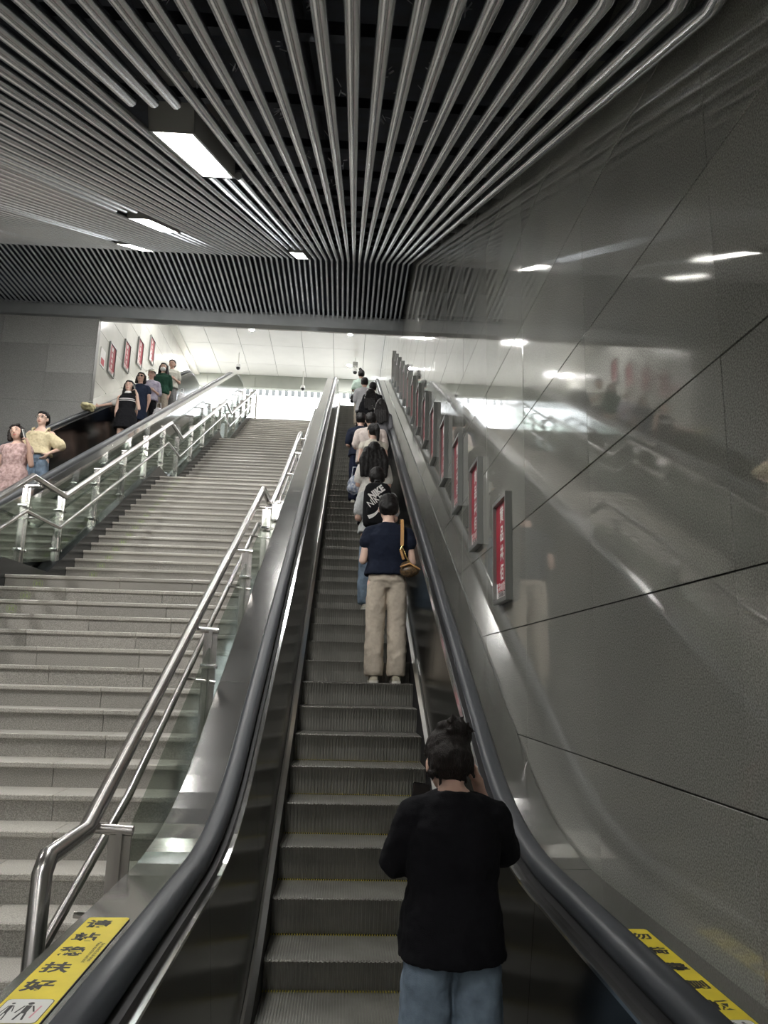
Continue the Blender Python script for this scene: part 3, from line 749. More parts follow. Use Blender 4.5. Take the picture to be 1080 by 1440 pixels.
def person(pos, H, label, facing=1, yaw=0, shoulder=.178, girth=1.0, pitch=.25, turn=0, tilt=0, arms=(FWD, FWD), curls=None, palms=None, hdirs=None,
           skin='skin', voxel=.011, top=None, bottom=None, hair=None, shoes=(.6, .58, .5), face=False, group=None, legs=0.0, headz=-.022, hw=1.0):
    s = H/1.65
    root = empty('person', pos, label, 'person', group, rz=(0 if facing > 0 else pi)+yaw); root.scale = (s, s, s)
    g = girth
    piv = Vector((0, -.005, 1.42))
    HR = Matrix.Rotation(turn, 3, 'Z') @ Matrix.Rotation(-pitch, 3, 'X') @ Matrix.Rotation(tilt, 3, 'Y')
    hs = 1.09
    hp = lambda x, y, z: piv+Vector((0, 0, headz))+HR @ ((Vector((x, y, z))-piv)*hs)
    hel = lambda mb, c, r, *a: ell(mb, c, tuple(q*hs for q in r), *a)
    # --- body: one continuous skin surface
    b = MB()
    loft(b, [(0, -.005, .80, .10*g, .08*g), (0, -.01, .86, .160*g, .118*g), (0, -.01, .93, .160*g, .115*g), (0, 0, 1.03, .128*g, .095*g), (0, 0, 1.16, .140*g, .100*g), (0, -.005, 1.24, shoulder*.92, .098), (0, -.01, 1.305, shoulder*.78, .078), (0, -.012, 1.345, .095, .062), (0, -.01, 1.385, .058, .052)])
    cap(b, (0, -.015, 1.36), .054, hp(0, .0, 1.47), .050)
    hel(b, hp(0, -.004, 1.562), (.075, .090, .084), HR); hel(b, hp(0, .016, 1.500), (.062, .068, .062), HR); hel(b, hp(0, .032, 1.458), (.034, .040, .028), HR)
    cap(b, hp(0, .082, 1.535), .008, hp(0, .094, 1.513), .012, 8)
    for sx in (-1, 1): hel(b, hp(sx*.077, -.004, 1.525), (.010, .018, .030), HR, 8, 7)
    for sx in (-1, 1):
        hx = sx*.085*g; stag = legs*sx
        cap(b, (hx, -.005, .84), .090*g, (sx*.088, .01+stag*.5, .47), .056)
        cap(b, (sx*.088, .008+stag*.5, .47), .054, (sx*.09, -.012+stag, .33), .050); cap(b, (sx*.09, -.012+stag, .33), .050, (sx*.09, -.01+stag, .08), .034)
        ell(b, (sx*.095, .045+stag, .038), (.038, .115, .034))
    aj = []
    for sx, (e, wv), ci in zip((-1, 1), arms, (0, 1)):
        S = Vector((sx*(shoulder-.012), -.01, 1.288)); E = S+Vector((sx*e[0], e[1], e[2])); W = E+Vector((sx*wv[0], wv[1], wv[2]))
        cap(b, S, .047*g, E, .036*g); cap(b, E, .036*g, W, .0245)
        d = (W-E).normalized()
        if hdirs and hdirs[ci]: d = Vector(hdirs[ci])
        nrm = palms[ci] if palms and palms[ci] else (-sx, 0, .2)
        cv = curls[ci] if curls and curls[ci] else (.5, 1.1)
        hand(b, W+d*.01, d, nrm, sx*-1 if False else sx, cv); aj.append((S, E, W))
    blob('body', b, voxel, M[skin], root, 2)
    # --- top garment
    if top:
        t = MB(); L = top.get('hem', .90); lo = top.get('loose', 1.12)*g; fl = top.get('flare', 1.0)
        secs = []
        bodyw = [(.45, .178, .14), (.72, .176, .138), (.80, .176, .136), (.86, .174, .133), (.93, .168, .126), (1.03, .138, .102), (1.16, .148, .108), (1.25, shoulder*.95/g*.96, .104/g)]
        for z, rx, ry in bodyw:
            if z < L: continue
            k = 1+(fl-1)*max(0, (1.1-z)/(1.1-L+.001)); w_ = top.get('boxy', 0)
            rx2 = rx*(1-w_)+.165*w_; secs.append((0, -.004, z, rx2*lo*k, ry*lo*k))
        z0 = L; secs.insert(0, (0, -.004, z0, (secs[0][3]), (secs[0][4])))
        neck = top.get('neck', 1.382)
        if top.get('off'):
            secs += [(0, -.005, 1.30, shoulder*.85, .098)]
        else:
            secs += [(0, -.01, 1.305, shoulder*.90, .092), (0, -.012, 1.345, .122, .078), (0, -.012, neck-.005, .072, .060)]
        loft(t, secs, 26)
        if 'tail' in top:
            pass
        sl = top.get('sleeve', .5); off_ = top.get('off'); sr = (top.get('sr', .062) if off_ else min(.064, top.get('sr', .062)))*g; se = top.get('send', sr*1.04)
        for sx, (S, E, W) in zip((-1, 1), aj):
            if not off_ and sl > 0: cap(t, (sx*.05, -.012, 1.338), .048, S+Vector((-sx*.015, 0, .004)), .058*g)
            if sl <= 0: continue
            S2 = S+Vector((0, 0, -.05 if top.get('off') else -.008))
            if sl <= 1: cap(t, S2+Vector((0, 0, .004)), max(.047*g+.014, min(sr, .066)), S2+(E-S2)*sl, max(se, .04*g+.014))
            else:
                cap(t, S2+Vector((0, 0, .004)), max(.047*g+.014, sr*.9), E, sr*.82); cap(t, E, sr*.82, E+(W-E)*(sl-1), sr*.68)
        ga = blob('top', t, voxel, top['m'], root, 2, disp=[(top.get('fold', .016), .09), (.006, .03)])
        if top.get('straps'):
            st = MB()
            for sx in (-1, 1): st.tube([(sx*.10, .085, 1.27), (sx*.115, .05, 1.35), (sx*.115, -.02, 1.385), (sx*.105, -.085, 1.30)], .014, 6)
            st.build('shoulder_strap', top['m'], root, True, local=True)
        if top.get('stripes'):
            for z in top['stripes']:
                q = MB(); loft(q, [(0, -.004, z-.007, .153*lo*1.01, .118*lo), (0, -.004, z+.007, .153*lo*1.01, .118*lo)], 26); q.build('stripe', M['whiteprint'], root, True, local=True)
        if top.get('collar'):
            q = MB(); loft(q, [(0, -.01, 1.36, .085, .07), (0, -.008, 1.41, .066, .060)], 20); q.build('collar', top['collar'], root, True, local=True)
    # --- lower garment
    if bottom:
        t = MB(); k = bottom['kind']; w_ = bottom.get('width', .075)
        if k == 'pants':
            end = bottom.get('end', .07)
            loft(t, [(0, -.008, .80, .12*g, .09*g), (0, -.01, .86, .164*g, .120*g), (0, -.01, .93, .164*g, .118*g), (0, 0, 1.01, .150*g, .114*g)])
            for sx in (-1, 1):
                stag = legs*sx; kn = .47
                pts = [(sx*.080*g, -.006, .84, .086*g, .104*g), (sx*.088*g, 0, .72, .088*g, .102*g), (sx*.094, .01+stag*.5, kn, w_, w_*1.08), (sx*.098, -.005+stag*.8, .25, w_*1.0, w_*1.1), (sx*.096, .0+stag, end+.03, bottom.get('cuff', w_), bottom.get('cuff', w_)*1.15), (sx*.096, .0+stag, end, bottom.get('cuff', w_)*.93, bottom.get('cuff', w_)*1.05)]
                pts = [p for p in pts if p[2] > end-.001]
                loft(t, pts[::-1], 18)
            blob('trousers', t, voxel, bottom['m'], root, 2, disp=[(.016, .07), (.006, .028)])
        else:
            end = bottom.get('end', .55)
            loft(t, [(0, 0, 1.03, .135*g, .10*g), (0, -.01, .9, .168*g, .125*g), (0, -.01, (.9+end)/2, .168*g*bottom.get('flare', 1.1), .13*g*bottom.get('flare', 1.1)), (0, -.01, end, .172*g*bottom.get('flare', 1.1)*1.06, .14*g*bottom.get('flare', 1.1)*1.05)], 36, .06, 9)
            blob('skirt', t, voxel, bottom['m'], root, 1, disp=[(.012, .06)])
    # --- shoes
    for sx in (-1, 1):
        st = legs*sx; t = MB()
        rg = []
        for y, wd, hh in ((-.075, .024, .05), (-.06, .036, .075), (0, .038, .075), (.06, .044, .05), (.12, .040, .036), (.155, .018, .022)):
            rg.append([(sx*.095+wd*cos(a), y+st, max(.012, hh*.5+hh*.55*sin(a))) for a in [2*pi*j/12 for j in range(12)]])
        t.loft(rg); sh = t.build('shoe', cloth('shoe%s' % str(shoes), shoes, rough=.6), root, True, local=True)
        t = MB(); out = [(sx*.095+w2, y+st) for y, w2 in ((-.085, 0), (-.07, .036), (0, .042), (.07, .05), (.13, .044), (.165, 0))]+[(sx*.095-w2, y+st) for y, w2 in ((.13, .044), (.07, .05), (0, .042), (-.07, .036))]
        t.loft([[(x, y, .0) for x, y in out], [(x, y, .020) for x, y in out]]); t.build('sole', M['sole'], sh, local=True)
    # --- hair
    if hair:
        st, hm = hair[0], M[hair[1]]; t = MB()
        hy = -.022 if face else -.012
        hel(t, hp(0, hy, 1.580), (.085, .096, .088), HR); hel(t, hp(0, hy-.024, 1.535), (.084, .078, .080), HR)
        if face: hel(t, hp(0, -.004, 1.612), (.074, .086, .046), HR)
        if st == 'bun':
            hel(t, hp(.022, -.078, 1.628), (.046, .044, .040), HR); hel(t, hp(-.015, -.062, 1.640), (.034, .034, .03), HR); hel(t, hp(.055, -.066, 1.612), (.028, .03, .034), HR)
            rnd = random.Random(5)
            for _ in range(26):
                c = hp(.02+rnd.uniform(-.045, .05), -.08+rnd.uniform(-.03, .03), 1.625+rnd.uniform(-.03, .03)); d = Vector((rnd.uniform(-1, 1), rnd.uniform(-1, .3), rnd.uniform(-.4, 1))).normalized()
                cap(t, c, .009, c+d*rnd.uniform(.02, .045), .005, 6)
            for _ in range(16):
                c = hp(rnd.uniform(-.08, .08), -.05, 1.5+rnd.uniform(-.03, .05)); cap(t, c, .010, c+Vector((rnd.uniform(-.02, .02), -.01, -.03-rnd.uniform(0, .02))), .005, 6)
        if st == 'lowbun': hel(t, hp(0, -.12, 1.52), (.04, .035, .04), HR)
        if st == 'topbun': hel(t, hp(-.03, -.04, 1.675), (.04, .04, .035), HR)
        if st == 'pony':
            a = hp(.0, -.105, 1.60); cap(t, a, .032, a+Vector((.02, -.045, -.08)), .04); cap(t, a+Vector((.02, -.045, -.08)), .04, a+Vector((.03, -.035, -.26)), .022)
        if st == 'long':
            for dx in [q*hw for q in (-.06, -.038, -.014, .012, .036, .06)]:
                a = hp(dx, -.06, 1.54); cap(t, a, .042, (dx*1.6, -.115, 1.36), .045*hw**.5); cap(t, (dx*1.6, -.115, 1.36), .045*hw**.5, (dx*1.7, -.135, 1.14-.04*(abs(dx) < .03*hw)), .026)
            if face:
                for sx in (-1, 1): cap(t, hp(sx*.072, -.012, 1.58), .034, hp(sx*.082, .0, 1.46), .034); cap(t, hp(sx*.082, .0, 1.46), .034, (sx*.10, .055, 1.20), .026)
        if st == 'bob':
            for sx in (-1, 1): cap(t, hp(sx*.072, -.010, 1.575), .040, hp(sx*.082, .018, 1.455), .034)
            cap(t, hp(-.05, -.05, 1.5), .05, hp(.05, -.05, 1.5), .05); cap(t, hp(-.055, .05, 1.625), .024, hp(.05, .055, 1.605), .018)
        if st == 'short': hel(t, hp(0, -.04, 1.53), (.076, .062, .078), HR)
        if st == 'wave':
            for sx in (-1, 1): cap(t, hp(sx*.072, -.012, 1.57), .032, hp(sx*.086, .0, 1.44), .034)
            cap(t, hp(-.05, -.05, 1.47), .05, hp(.05, -.05, 1.47), .05)
        blob('hair', t, max(.007, voxel*.8), hm, root, 2 if st == 'bun' else 7, disp=[(.012, .03)])
    if face:
        for sx in (-1, 1):
            q = MB(); hel(q, hp(sx*.031, .083, 1.548), (.0115, .005, .0055), HR, 10, 6); ey = q.build('eye', M['eyew'], root, True, local=True)
            q = MB(); hel(q, hp(sx*.031, .0875, 1.548), (.0065, .004, .0055), HR, 8, 5); q.build('iris', M['ink'], ey, True, local=True)
            q = MB(); q.tube([hp(sx*.016, .087, 1.567), hp(sx*.032, .088, 1.572), hp(sx*.046, .078, 1.568)], .0035, 6); q.build('eyebrow', M['hair'], root, True, local=True)
        q = MB(); hel(q, hp(0, .083, 1.478), (.022, .007, .0065), HR, 10, 6); q.build('lips', M['lip'], root, True, local=True)
        if face == 'mask':
            q = MB(); hel(q, hp(0, .036, 1.488), (.066, .068, .056), HR); q.build('face_mask', M['white'], root, True, local=True)
        if face in ('glasses', 'sunglasses'):
            q = MB()
            for sx in (-1, 1):
                c = hp(sx*.033, .098, 1.545); nn = 14
                rg = [c+HR @ Vector((.026*cos(2*pi*j/nn), 0, .021*sin(2*pi*j/nn))) for j in range(nn)]
                if face == 'sunglasses': q.add([c]+rg, [(0, 1+j, 1+(j+1) % nn) for j in range(nn)])
                q.tube(rg+[rg[0]], .0022, 5, False); q.tube([hp(sx*.058, .096, 1.55), hp(sx*.078, .01, 1.545)], .002, 5)
            q.tube([hp(-.008, .1, 1.55), hp(.008, .1, 1.55)], .002, 5); q.build('glasses', M['black'], root, True, local=True)
        if face == 'visor':
            q = MB(); loft(q, [(0, .0, 1.60, .086, .10), (0, .0, 1.625, .084, .098)], 24, R=HR, piv=piv)
            q.add([hp(.085*cos(a), .03+.09*sin(a), 1.603) for a in [pi*k/10 for k in range(11)]]+[hp(.11*cos(a), .03+.17*sin(a), 1.575) for a in [pi*k/10 for k in range(11)]], [(k, k+1, 12+k, 11+k) for k in range(10)])
            q.build('visor', cloth('visor', (.62, .6, .5)), root, True, local=True)
    root['_s'] = s
    return root, aj, hp
def to_world(root, p):
    return root.location+Matrix.Rotation(root.rotation_euler.z, 3, 'Z') @ (Vector(p)*root.scale[0])
def stepz(k): return base(7.003+.3807*k+.02)
def stepy(k, d=.2): return 7.003+.3807*k+d
def phone(root, p, up, label, col='black', nrm=(0, 1, 0), group=None):
    """slab phone centred on local point p of a person; up = long axis, nrm = screen normal"""
    P = to_world(root, p); Rz = Matrix.Rotation(root.rotation_euler.z, 3, 'Z'); u = (Rz @ Vector(up)).normalized(); n_ = Rz @ Vector(nrm); n_ = (n_-u*n_.dot(u)).normalized(); sd = u.cross(n_)
    e = empty('phone', P, label, 'phone', group)
    def slab(a, b, c0, c1):
        return [P+sd*x+u*y+n_*z for z in (c0, c1) for x, y in ((-a+.006, -b), (a-.006, -b), (a, -b+.006), (a, b-.006), (a-.006, b), (-a+.006, b), (-a, b-.006), (-a, -b+.006))]
    F = [tuple(range(8))[::-1], tuple(range(8, 16))]+[(i, (i+1) % 8, 8+(i+1) % 8, 8+i) for i in range(8)]
    obj('case', slab(.037, .077, -.004, .004), F, M[col], e); obj('screen', slab(.034, .073, .0041, .0048), F, M['darkglass'], e)
    return e

tee_black = cloth('black_jersey', (.006, .006, .008)); navy = cloth('navy_knit', (.010, .014, .028)); denim = cloth('light_denim', (.17, .22, .28), var=.22, scale=12)
denim2 = cloth('blue_denim', (.15, .20, .26), var=.3, scale=10); beige = cloth('beige_cotton', (.50, .44, .36), var=.05); black_c = cloth('black_cloth', (.010, .010, .012))

# --- ascending queue, seen from behind
p1, aj1, hp1 = person((.425, 2.93, Z0), 1.57, 'woman with a dark bun, loose black tee and light jeans, nearest on the escalator', pitch=.55, turn=.12, headz=-.058, shoulder=.168, girth=1.04,
    arms=(((.058, .08, -.205), (-.06, .20, .05)), ((.070, .12, -.165), (-.095, .03, .235))), palms=((1, -.3, 0), (-1, .2, .1)), hdirs=((.2, .35, .9), (-.25, .1, .95)), curls=((.9, 1.6), (.5, 1.0)), voxel=.0075,
    top=dict(m=tee_black, hem=.80, loose=1.10, sleeve=.86, sr=.060, send=.066, boxy=.4, fold=.022, flare=1.0), bottom=dict(kind='pants', m=denim, width=.098, cuff=.10, end=.05), hair=('bun', 'hairbrown'))
phone(p1, (-.095, .28, 1.285), (.1, .3, .95), 'phone held up by the nearest woman in the black tee', nrm=(0, -1, .3))
p2, aj2, hp2 = person((.405, stepy(0, .21), stepz(0)), 1.80, 'woman in a black cap-sleeve top and beige trousers with a brown shoulder bag', pitch=.30, shoulder=.172, voxel=.009, skin='skin2',
    arms=(((.055, -.01, -.25), (-.05, .22, .06)), ((.055, -.01, -.25), (-.05, .22, .06))),
    top=dict(m=navy, hem=.91, loose=1.2, sleeve=.30, sr=.078, send=.075, fold=.014, boxy=.3), bottom=dict(kind='pants', m=beige, width=.080, cuff=.080, end=.06), hair=('short', 'hair'), shoes=(.50, .46, .36))
p3, aj3, hp3 = person((.345, stepy(4), stepz(4)), 1.696, 'person in a grey tee wearing a black backpack with a white print', pitch=.3, shoulder=.178, voxel=.011,
    top=dict(m=cloth('grey_tee', (.46, .47, .47)), hem=.86, loose=1.2, sleeve=.7, sr=.07), bottom=dict(kind='pants', m=denim2, width=.09, cuff=.085), hair=('short', 'hair'))
person((.35, stepy(8), stepz(8)), 1.686, 'woman with long loose black hair and a white top in the queue', pitch=.2, voxel=.012, hw=1.55,
    top=dict(m=cloth('white_cotton', (.62, .60, .56)), hem=.80, loose=1.25, sleeve=.75, sr=.078, boxy=.5), bottom=dict(kind='skirt', m=black_c, end=.5), hair=('long', 'hair'))
person((.385, stepy(12), stepz(12)), 1.683, 'woman with a ponytail and a cream ruffled top in the queue', pitch=.15, turn=.5, voxel=.012, skin='skin2',
    top=dict(m=cloth('cream_lace', (.62, .58, .50)), hem=.84, loose=1.1, sleeve=.12, sr=.06), bottom=dict(kind='pants', m=black_c), hair=('pony', 'hair'))
person((.358, stepy(14), stepz(14)), 1.763, 'man in a wide pale pink tee in the middle of the queue', pitch=.35, shoulder=.20, girth=1.1, voxel=.012,
    top=dict(m=cloth('pale_pink_tee', (.60, .53, .49)), hem=.78, loose=1.22, sleeve=.85, sr=.082, boxy=.6), bottom=dict(kind='pants', m=black_c), hair=('short', 'hair'))
person((.19, stepy(15), stepz(15)), 1.69, 'person in navy shirt and trousers left of the man in the pale pink tee', pitch=.35, voxel=.013,
    top=dict(m=navy, hem=.84, loose=1.15, sleeve=.8, sr=.068), bottom=dict(kind='pants', m=cloth('navy_cotton', (.012, .016, .035))), hair=('short', 'hair'))
person((.62, stepy(20), stepz(20)), 1.676, 'woman in a grey top with straight black hair, against the right handrail', pitch=.2, voxel=.013,
    top=dict(m=cloth('mid_grey_jersey', (.13, .13, .14)), hem=.86, loose=1.12, sleeve=1.1, sr=.06), bottom=dict(kind='pants', m=black_c), hair=('long', 'hair'))
person((.44, stepy(24), stepz(24)), 1.705, 'person in a black tee with a thin white strap across the back', pitch=.25, voxel=.013,
    top=dict(m=black_c, hem=.84, loose=1.2, sleeve=.75, sr=.07, boxy=.4), bottom=dict(kind='pants', m=black_c), hair=('long', 'hair'))
person((.52, stepy(27), stepz(27)), 1.72, 'person in dark clothes near the top, right of the man in pale grey', pitch=.2, voxel=.014,
    top=dict(m=black_c, hem=.84, loose=1.15, sleeve=.7, sr=.066), bottom=dict(kind='pants', m=black_c), hair=('short', 'hair'))
person((.33, stepy(29), stepz(29)), 1.757, 'man in a long pale grey shirt near the top of the queue', pitch=.3, voxel=.014, shoulder=.19,
    top=dict(m=cloth('pale_grey_shirt', (.50, .50, .52)), hem=.76, loose=1.2, sleeve=1.2, sr=.07, boxy=.5), bottom=dict(kind='pants', m=black_c), hair=('short', 'hair'))
person((.27, stepy(35), stepz(35)), 1.712, 'woman in a mint shirt with a small bun, topmost on the escalator', pitch=.15, voxel=.014,
    top=dict(m=cloth('mint_cotton', (.50, .62, .55)), hem=.80, loose=1.2, sleeve=.8, sr=.075, boxy=.4), bottom=dict(kind='pants', m=beige), hair=('topbun', 'hair'))
# thin white strap
e = empty('shoulder_bag', (.44, stepy(24)-.13, stepz(24)+1.1), 'thin white strap and small bag on the back of the person in black', 'bag')
P = lambda x, y, z: (.44+x, stepy(24)+y, stepz(24)+z)
MB().tube([P(-.06, -.10, 1.42), P(-.02, -.15, 1.33), P(.08, -.155, 1.18), P(.16, -.13, 1.05)], .009, 6).build('strap', M['whiteprint'], e, True)
MB().box(.44+.12, .44+.22, stepy(24)-.19, stepy(24)-.12, stepz(24)+.92, stepz(24)+1.06).build('pouch', M['lampbox'], e)

# --- backpack on the third passenger
def rbox(cx_, cy_, z0, z1, hw, hd, m, name, parent, taper=.9, n=28, voxel=None):
    rg = []
    for t in (0, .04, .12, .5, .8, .92, .98, 1.0):
        k = {0: .80, .04: .93, .12: 1, .5: 1, .8: taper+.05, .92: taper-.06, .98: taper-.22, 1.0: taper-.4}[t]
        rg.append([(cx_+hw*k*math.copysign(abs(cos(a))**.6, cos(a)), cy_+hd*(k if t < .9 else k+.1)*math.copysign(abs(sin(a))**.6, sin(a)), z0+(z1-z0)*t) for a in [2*pi*j/n for j in range(n)]])
    return MB().loft(rg).build(name, m, parent, True)
bx_, by_, bz_ = .345, stepy(4)-.21, stepz(4)
bp = empty('backpack', (bx_, by_, bz_+.98), 'black backpack with a large white slanted print on the back', 'backpack')
rbox(bx_, by_, bz_+.93, bz_+1.44, .165, .085, black_c, 'pack', bp)
rbox(bx_, by_-.075, bz_+.95, bz_+1.18, .13, .03, black_c, 'front_pocket', bp)
MB().tube([(bx_-.04, by_, bz_+1.42), (bx_-.03, by_-.01, bz_+1.475), (bx_+.03, by_-.01, bz_+1.475), (bx_+.04, by_, bz_+1.42)], .012, 8).build('grab_handle', M['black'], bp, True)
for sx in (-1, 1):
    MB().tube([(bx_+sx*.07, by_+.05, bz_+1.38), (bx_+sx*.10, by_+.12, bz_+1.425), (bx_+sx*.115, by_+.22, bz_+1.425), (bx_+sx*.12, by_+.33, bz_+1.35), (bx_+sx*.13, by_+.35, bz_+1.15), (bx_+sx*.15, by_+.2, bz_+1.0)], .02, 8, sx=1.4).build('shoulder_strap', black_c, bp, True)
ang = radians(38)
R = Matrix(((cos(ang), -sin(ang), 0), (0, 0, -1), (sin(ang), cos(ang), 0)))
yb = by_-.1085
text_mesh('NIKE', .105, R, (bx_-.015, by_-.0875, bz_+1.315), M['whiteprint'], 'lettering', bp, bold=.05, sx=.85)
text_mesh('NIKE', .105, R, (bx_-.03, yb+.002, bz_+1.215), M['whiteprint'], 'lettering', bp, bold=.01, sx=.85)
sw = []                                                # curved tick mark
for k in range(17):
    t = k/16; x = -.10+.20*t; z = .045*cos(pi*t)*.2+.10*(t-.2)**2*1.5; sw.append((x, z, .045*(1-t)**.8+.002))
v = [Vector((bx_-.01, yb-.001, bz_+1.06))+Vector((x*cos(.5)-zz*sin(.5), 0, x*sin(.5)+zz*cos(.5))) for x, z, w_ in sw for zz in (z-w_*.6, z+w_*.4)]
obj('tick_mark', v, [(2*k, 2*k+1, 2*k+3, 2*k+2) for k in range(16)], M['whiteprint'], bp)

# --- brown shoulder bag of the second passenger
hx, hy, hz = .405, stepy(0, .21), stepz(0)
hb = empty('shoulder_bag', (hx+.17, hy-.16, hz+1.05), 'small brown patterned bag hanging from a tan strap on the right shoulder', 'bag')
tan_ = mat('tan_leather', (.50, .27, .10), .5); brown = mat('brown_monogram', (.045, .028, .015), .4, col2=(.16, .10, .045), scale=55)
gold = mat('gold_chain', (.8, .6, .25), .25, metal=1)
s2 = 1.80/1.65
MB().loft([[(hx+.115*s2+u, y, z) for u in (-.016, .016)]+[(hx+.115*s2+u, y-.006, z) for u in (.016, -.016)] for y, z in ((hy+.09, hz+1.40*s2), (hy+.02, hz+1.425*s2), (hy-.09, hz+1.40*s2), (hy-.145, hz+1.30*s2), (hy-.155, hz+1.16*s2))]).build('strap', tan_, hb)
MB().tube([(hx+.115*s2, hy-.158, hz+1.16*s2), (hx+.10*s2, hy-.165, hz+1.12*s2)], .010, 8).build('ring', gold, hb, True)
MB().tube([(hx+.115*s2, hy-.16, hz+1.15*s2), (hx+.16*s2, hy-.17, hz+1.04*s2), (hx+.22*s2, hy-.15, hz+.98*s2)], .007, 6).build('chain', gold, hb, True)
MB().tube([(hx+.105*s2, hy-.155, hz+1.12*s2), (hx+.13*s2, hy-.16, hz+1.04*s2)], .014, 6).build('leather_tab', tan_, hb, True)
t = MB(); ell(t, (hx+.185*s2, hy-.15, hz+.945*s2), (.095, .055, .062), Matrix.Rotation(-.15, 3, 'Y')); ell(t, (hx+.16*s2, hy-.15, hz+.985*s2), (.06, .045, .045))
t.build('pouch', brown, hb, True)
MB().tube([(hx+.10*s2, hy-.195, hz+.97*s2), (hx+.18*s2, hy-.212, hz+1.0*s2), (hx+.27*s2, hy-.185, hz+.955*s2)], .009, 6).build('leather_trim', tan_, hb, True)
# blue patterned bag and a dark bag carried on the left side of the queue
def soft_bag(p, r, m, label, hm=None, handle=.12):
    e = empty('hand_bag', p, label, 'bag'); t = MB(); x, y, z = p
    ell(t, p, r); ell(t, (x, y, z-r[2]*.35), (r[0]*1.1, r[1]*1.1, r[2]*.75)); t2 = blob('pouch', MB().add([(a-x, b_-y, c-z) for a, b_, c in t.v], t.f), .014, m, e, 1, disp=[(.03, .05)])
    MB().tube([(x-r[0]*.5, y, z+r[2]*.7), (x-r[0]*.35, y, z+r[2]+handle), (x+r[0]*.35, y, z+r[2]+handle), (x+r[0]*.5, y, z+r[2]*.7)], .008, 6).build('handle', hm or m, e, True)
    return e
soft_bag((.10, stepy(8)+.02, stepz(8)+1.07), (.10, .09, .13), cloth('blue_floral', (.16, .20, .30), col2=(.5, .52, .55), scale=30), 'blue and white patterned bag at the left side of the long-haired woman')
soft_bag((.05, stepy(30), stepz(30)+1.12), (.07, .06, .12), M['black'], 'small dark bag left of the man in pale grey near the top')

# --- descending passengers on the left escalator, facing the viewer
def desc(x, k, H, label, **kw):
    return person((x, stepy(k, .2), stepz(k)), H, label, facing=-1, **kw)
floral = cloth('dusty_pink_floral', (.30, .20, .19), col2=(.50, .36, .34), scale=28)
yel = cloth('pale_yellow_cotton', (.60, .52, .34)); PH = ((.075, .03, -.235), (-.035, .09, .265))
HANG = REST
l1, a, h = desc(-4.70, 9, 1.66, 'woman with a dark bob and dusty pink dress holding a phone to her ear', pitch=-.12, tilt=.25, voxel=.009, face=True, skin='skin', girth=1.06, hair=('bob', 'hairbrown'),
    arms=(PH, HANG), palms=((1, 0, .1), None), hdirs=((.35, .12, .9), None), curls=((.9, 1.7), None),
    top=dict(m=floral, hem=.46, loose=1.08, sleeve=.14, sr=.06, neck=1.36, flare=1.15, fold=.022), bottom=None)
phone(l1, (-.125, .09, 1.475), (.3, .15, .9), 'phone at the ear of the woman in the pink dress', 'white', (-1, 0, .2))
desc(-4.86, 12, 1.655, 'woman with glasses, off-shoulder pale yellow blouse and blue jeans, hand on hip', pitch=-.05, voxel=.009, face='glasses', skin='skin2', hair=('short', 'hair'), turn=-.1,
    arms=(((.16, -.06, -.21), (-.14, .15, -.13)), ((.04, .02, -.26), (-.02, .16, .05))), palms=((1, -.2, .1), None), hdirs=((.5, .25, -.8), None),
    top=dict(m=yel, hem=.93, loose=1.2, sleeve=.72, sr=.082, send=.10, off=True, straps=True, fold=.03, flare=1.1), bottom=dict(kind='pants', m=denim2, width=.085, cuff=.085))
l3, a, h = desc(-4.72, 22, 1.74, 'woman in a short black dress with two white stripes, phone at her ear', pitch=-.1, voxel=.011, face=True, skin='skin2', hair=('long', 'hair'),
    arms=(PH, HANG), palms=((1, 0, .1), None), hdirs=((.35, .12, .9), None), curls=((.9, 1.7), None),
    top=dict(m=black_c, hem=.62, loose=1.10, sleeve=0, flare=1.2, stripes=(1.19, 1.225), collar=M['whiteprint']), bottom=None)
phone(l3, (-.125, .09, 1.475), (.3, .15, .9), 'phone at the ear of the woman in the striped black dress', 'black', (-1, 0, .2))
desc(-4.84, 23, 1.57, 'woman in white sleeves behind the woman in stripes, arm stretched to the far handrail', pitch=.1, voxel=.012, face=True, skin='skin', hair=('short', 'hair'),
    arms=(HANG, ((.20, .06, -.12), (.19, .10, -.08))), top=dict(m=cloth('white_cotton', (.5, .47, .43)), hem=.86, loose=1.1, sleeve=.6, sr=.065), bottom=dict(kind='skirt', m=black_c, end=.55))
desc(-4.93, 26, 1.75, 'woman in a plain navy shift dress behind the woman in stripes', pitch=-.08, voxel=.011, face='sunglasses', skin='skin', hair=('wave', 'hairbrown'), arms=(HANG, HANG), girth=1.05,
    top=dict(m=cloth('navy_linen', (.022, .030, .055)), hem=.52, loose=1.10, sleeve=.3, sr=.062, boxy=.4), bottom=None)
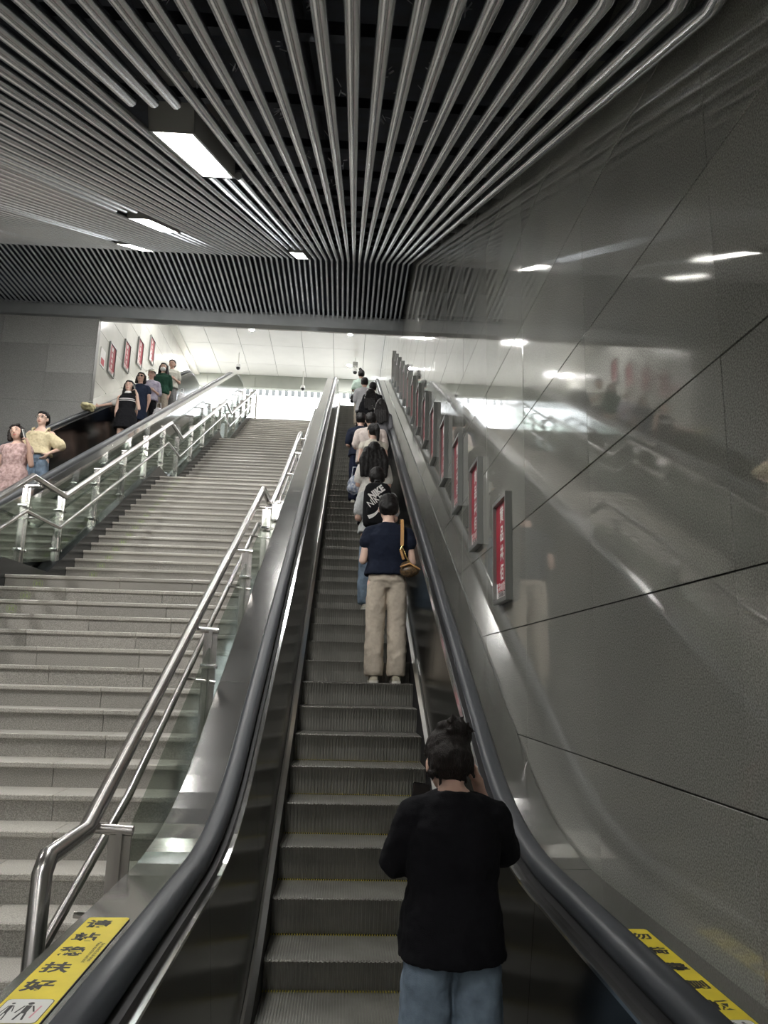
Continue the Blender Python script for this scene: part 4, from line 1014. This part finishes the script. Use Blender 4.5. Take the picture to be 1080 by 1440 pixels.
desc(-5.0, 29, 1.70, 'woman with a pale sun visor and a lavender shirt over black', pitch=.12, voxel=.012, face='visor', skin='skin', hair=('short', 'hair'), arms=(FWD, HANG),
    top=dict(m=cloth('lavender_shirt', (.38, .35, .46), col2=(.5, .47, .55), scale=15), hem=.84, loose=1.18, sleeve=.9, sr=.075), bottom=dict(kind='pants', m=black_c))
desc(-5.02, 32, 1.77, 'woman with a white face mask and dark green shirt', pitch=-.05, voxel=.012, face='mask', skin='skin2', hair=('long', 'hair'), arms=(HANG, HANG),
    top=dict(m=cloth('dark_green_shirt', (.020, .065, .042)), hem=.82, loose=1.18, sleeve=1.3, sr=.068), bottom=dict(kind='pants', m=beige, width=.08))
desc(-5.08, 35, 1.76, 'woman in a white blouse, highest and last on the descending escalator', pitch=.1, voxel=.012, face=True, skin='skin', hair=('short', 'hairbrown'), arms=(FWD, HANG),
    top=dict(m=cloth('white_blouse', (.56, .56, .50)), hem=.84, loose=1.16, sleeve=.6, sr=.07), bottom=dict(kind='pants', m=cloth('grey_trousers', (.25, .25, .25)), width=.09))
plastic = mat('thin_white_plastic', (.72, .72, .74), .35)
soft_bag((-4.66, stepy(28), stepz(28)+.62), (.12, .09, .15), plastic, 'white plastic bag carried beside the woman in the visor')
soft_bag((-4.66, stepy(34), stepz(34)+.70), (.11, .09, .14), plastic, 'white plastic bag carried by the last descending woman')
# folded yellow jacket and umbrella lying over the far handrail
yb_ = empty('folded_jacket', (-5.44, 15.3, base(15.3)+1.0), 'crumpled yellow jacket lying over the far handrail of the left escalator', 'jacket')
t = MB(); ell(t, (0, .0, .05), (.11, .26, .06)); ell(t, (.04, -.16, .03), (.09, .16, .05)); ell(t, (.02, .14, .12), (.08, .14, .05))
blob('fabric', t, .014, cloth('yellow_fabric', (.60, .55, .33)), yb_, 1, disp=[(.06, .06)])
MB().tube([(-5.42, 15.15, base(15.3)+1.1), (-5.40, 15.45, base(15.3)+1.22)], .014, 6).build('dark_sleeve_cuff', M['black'], yb_, True)
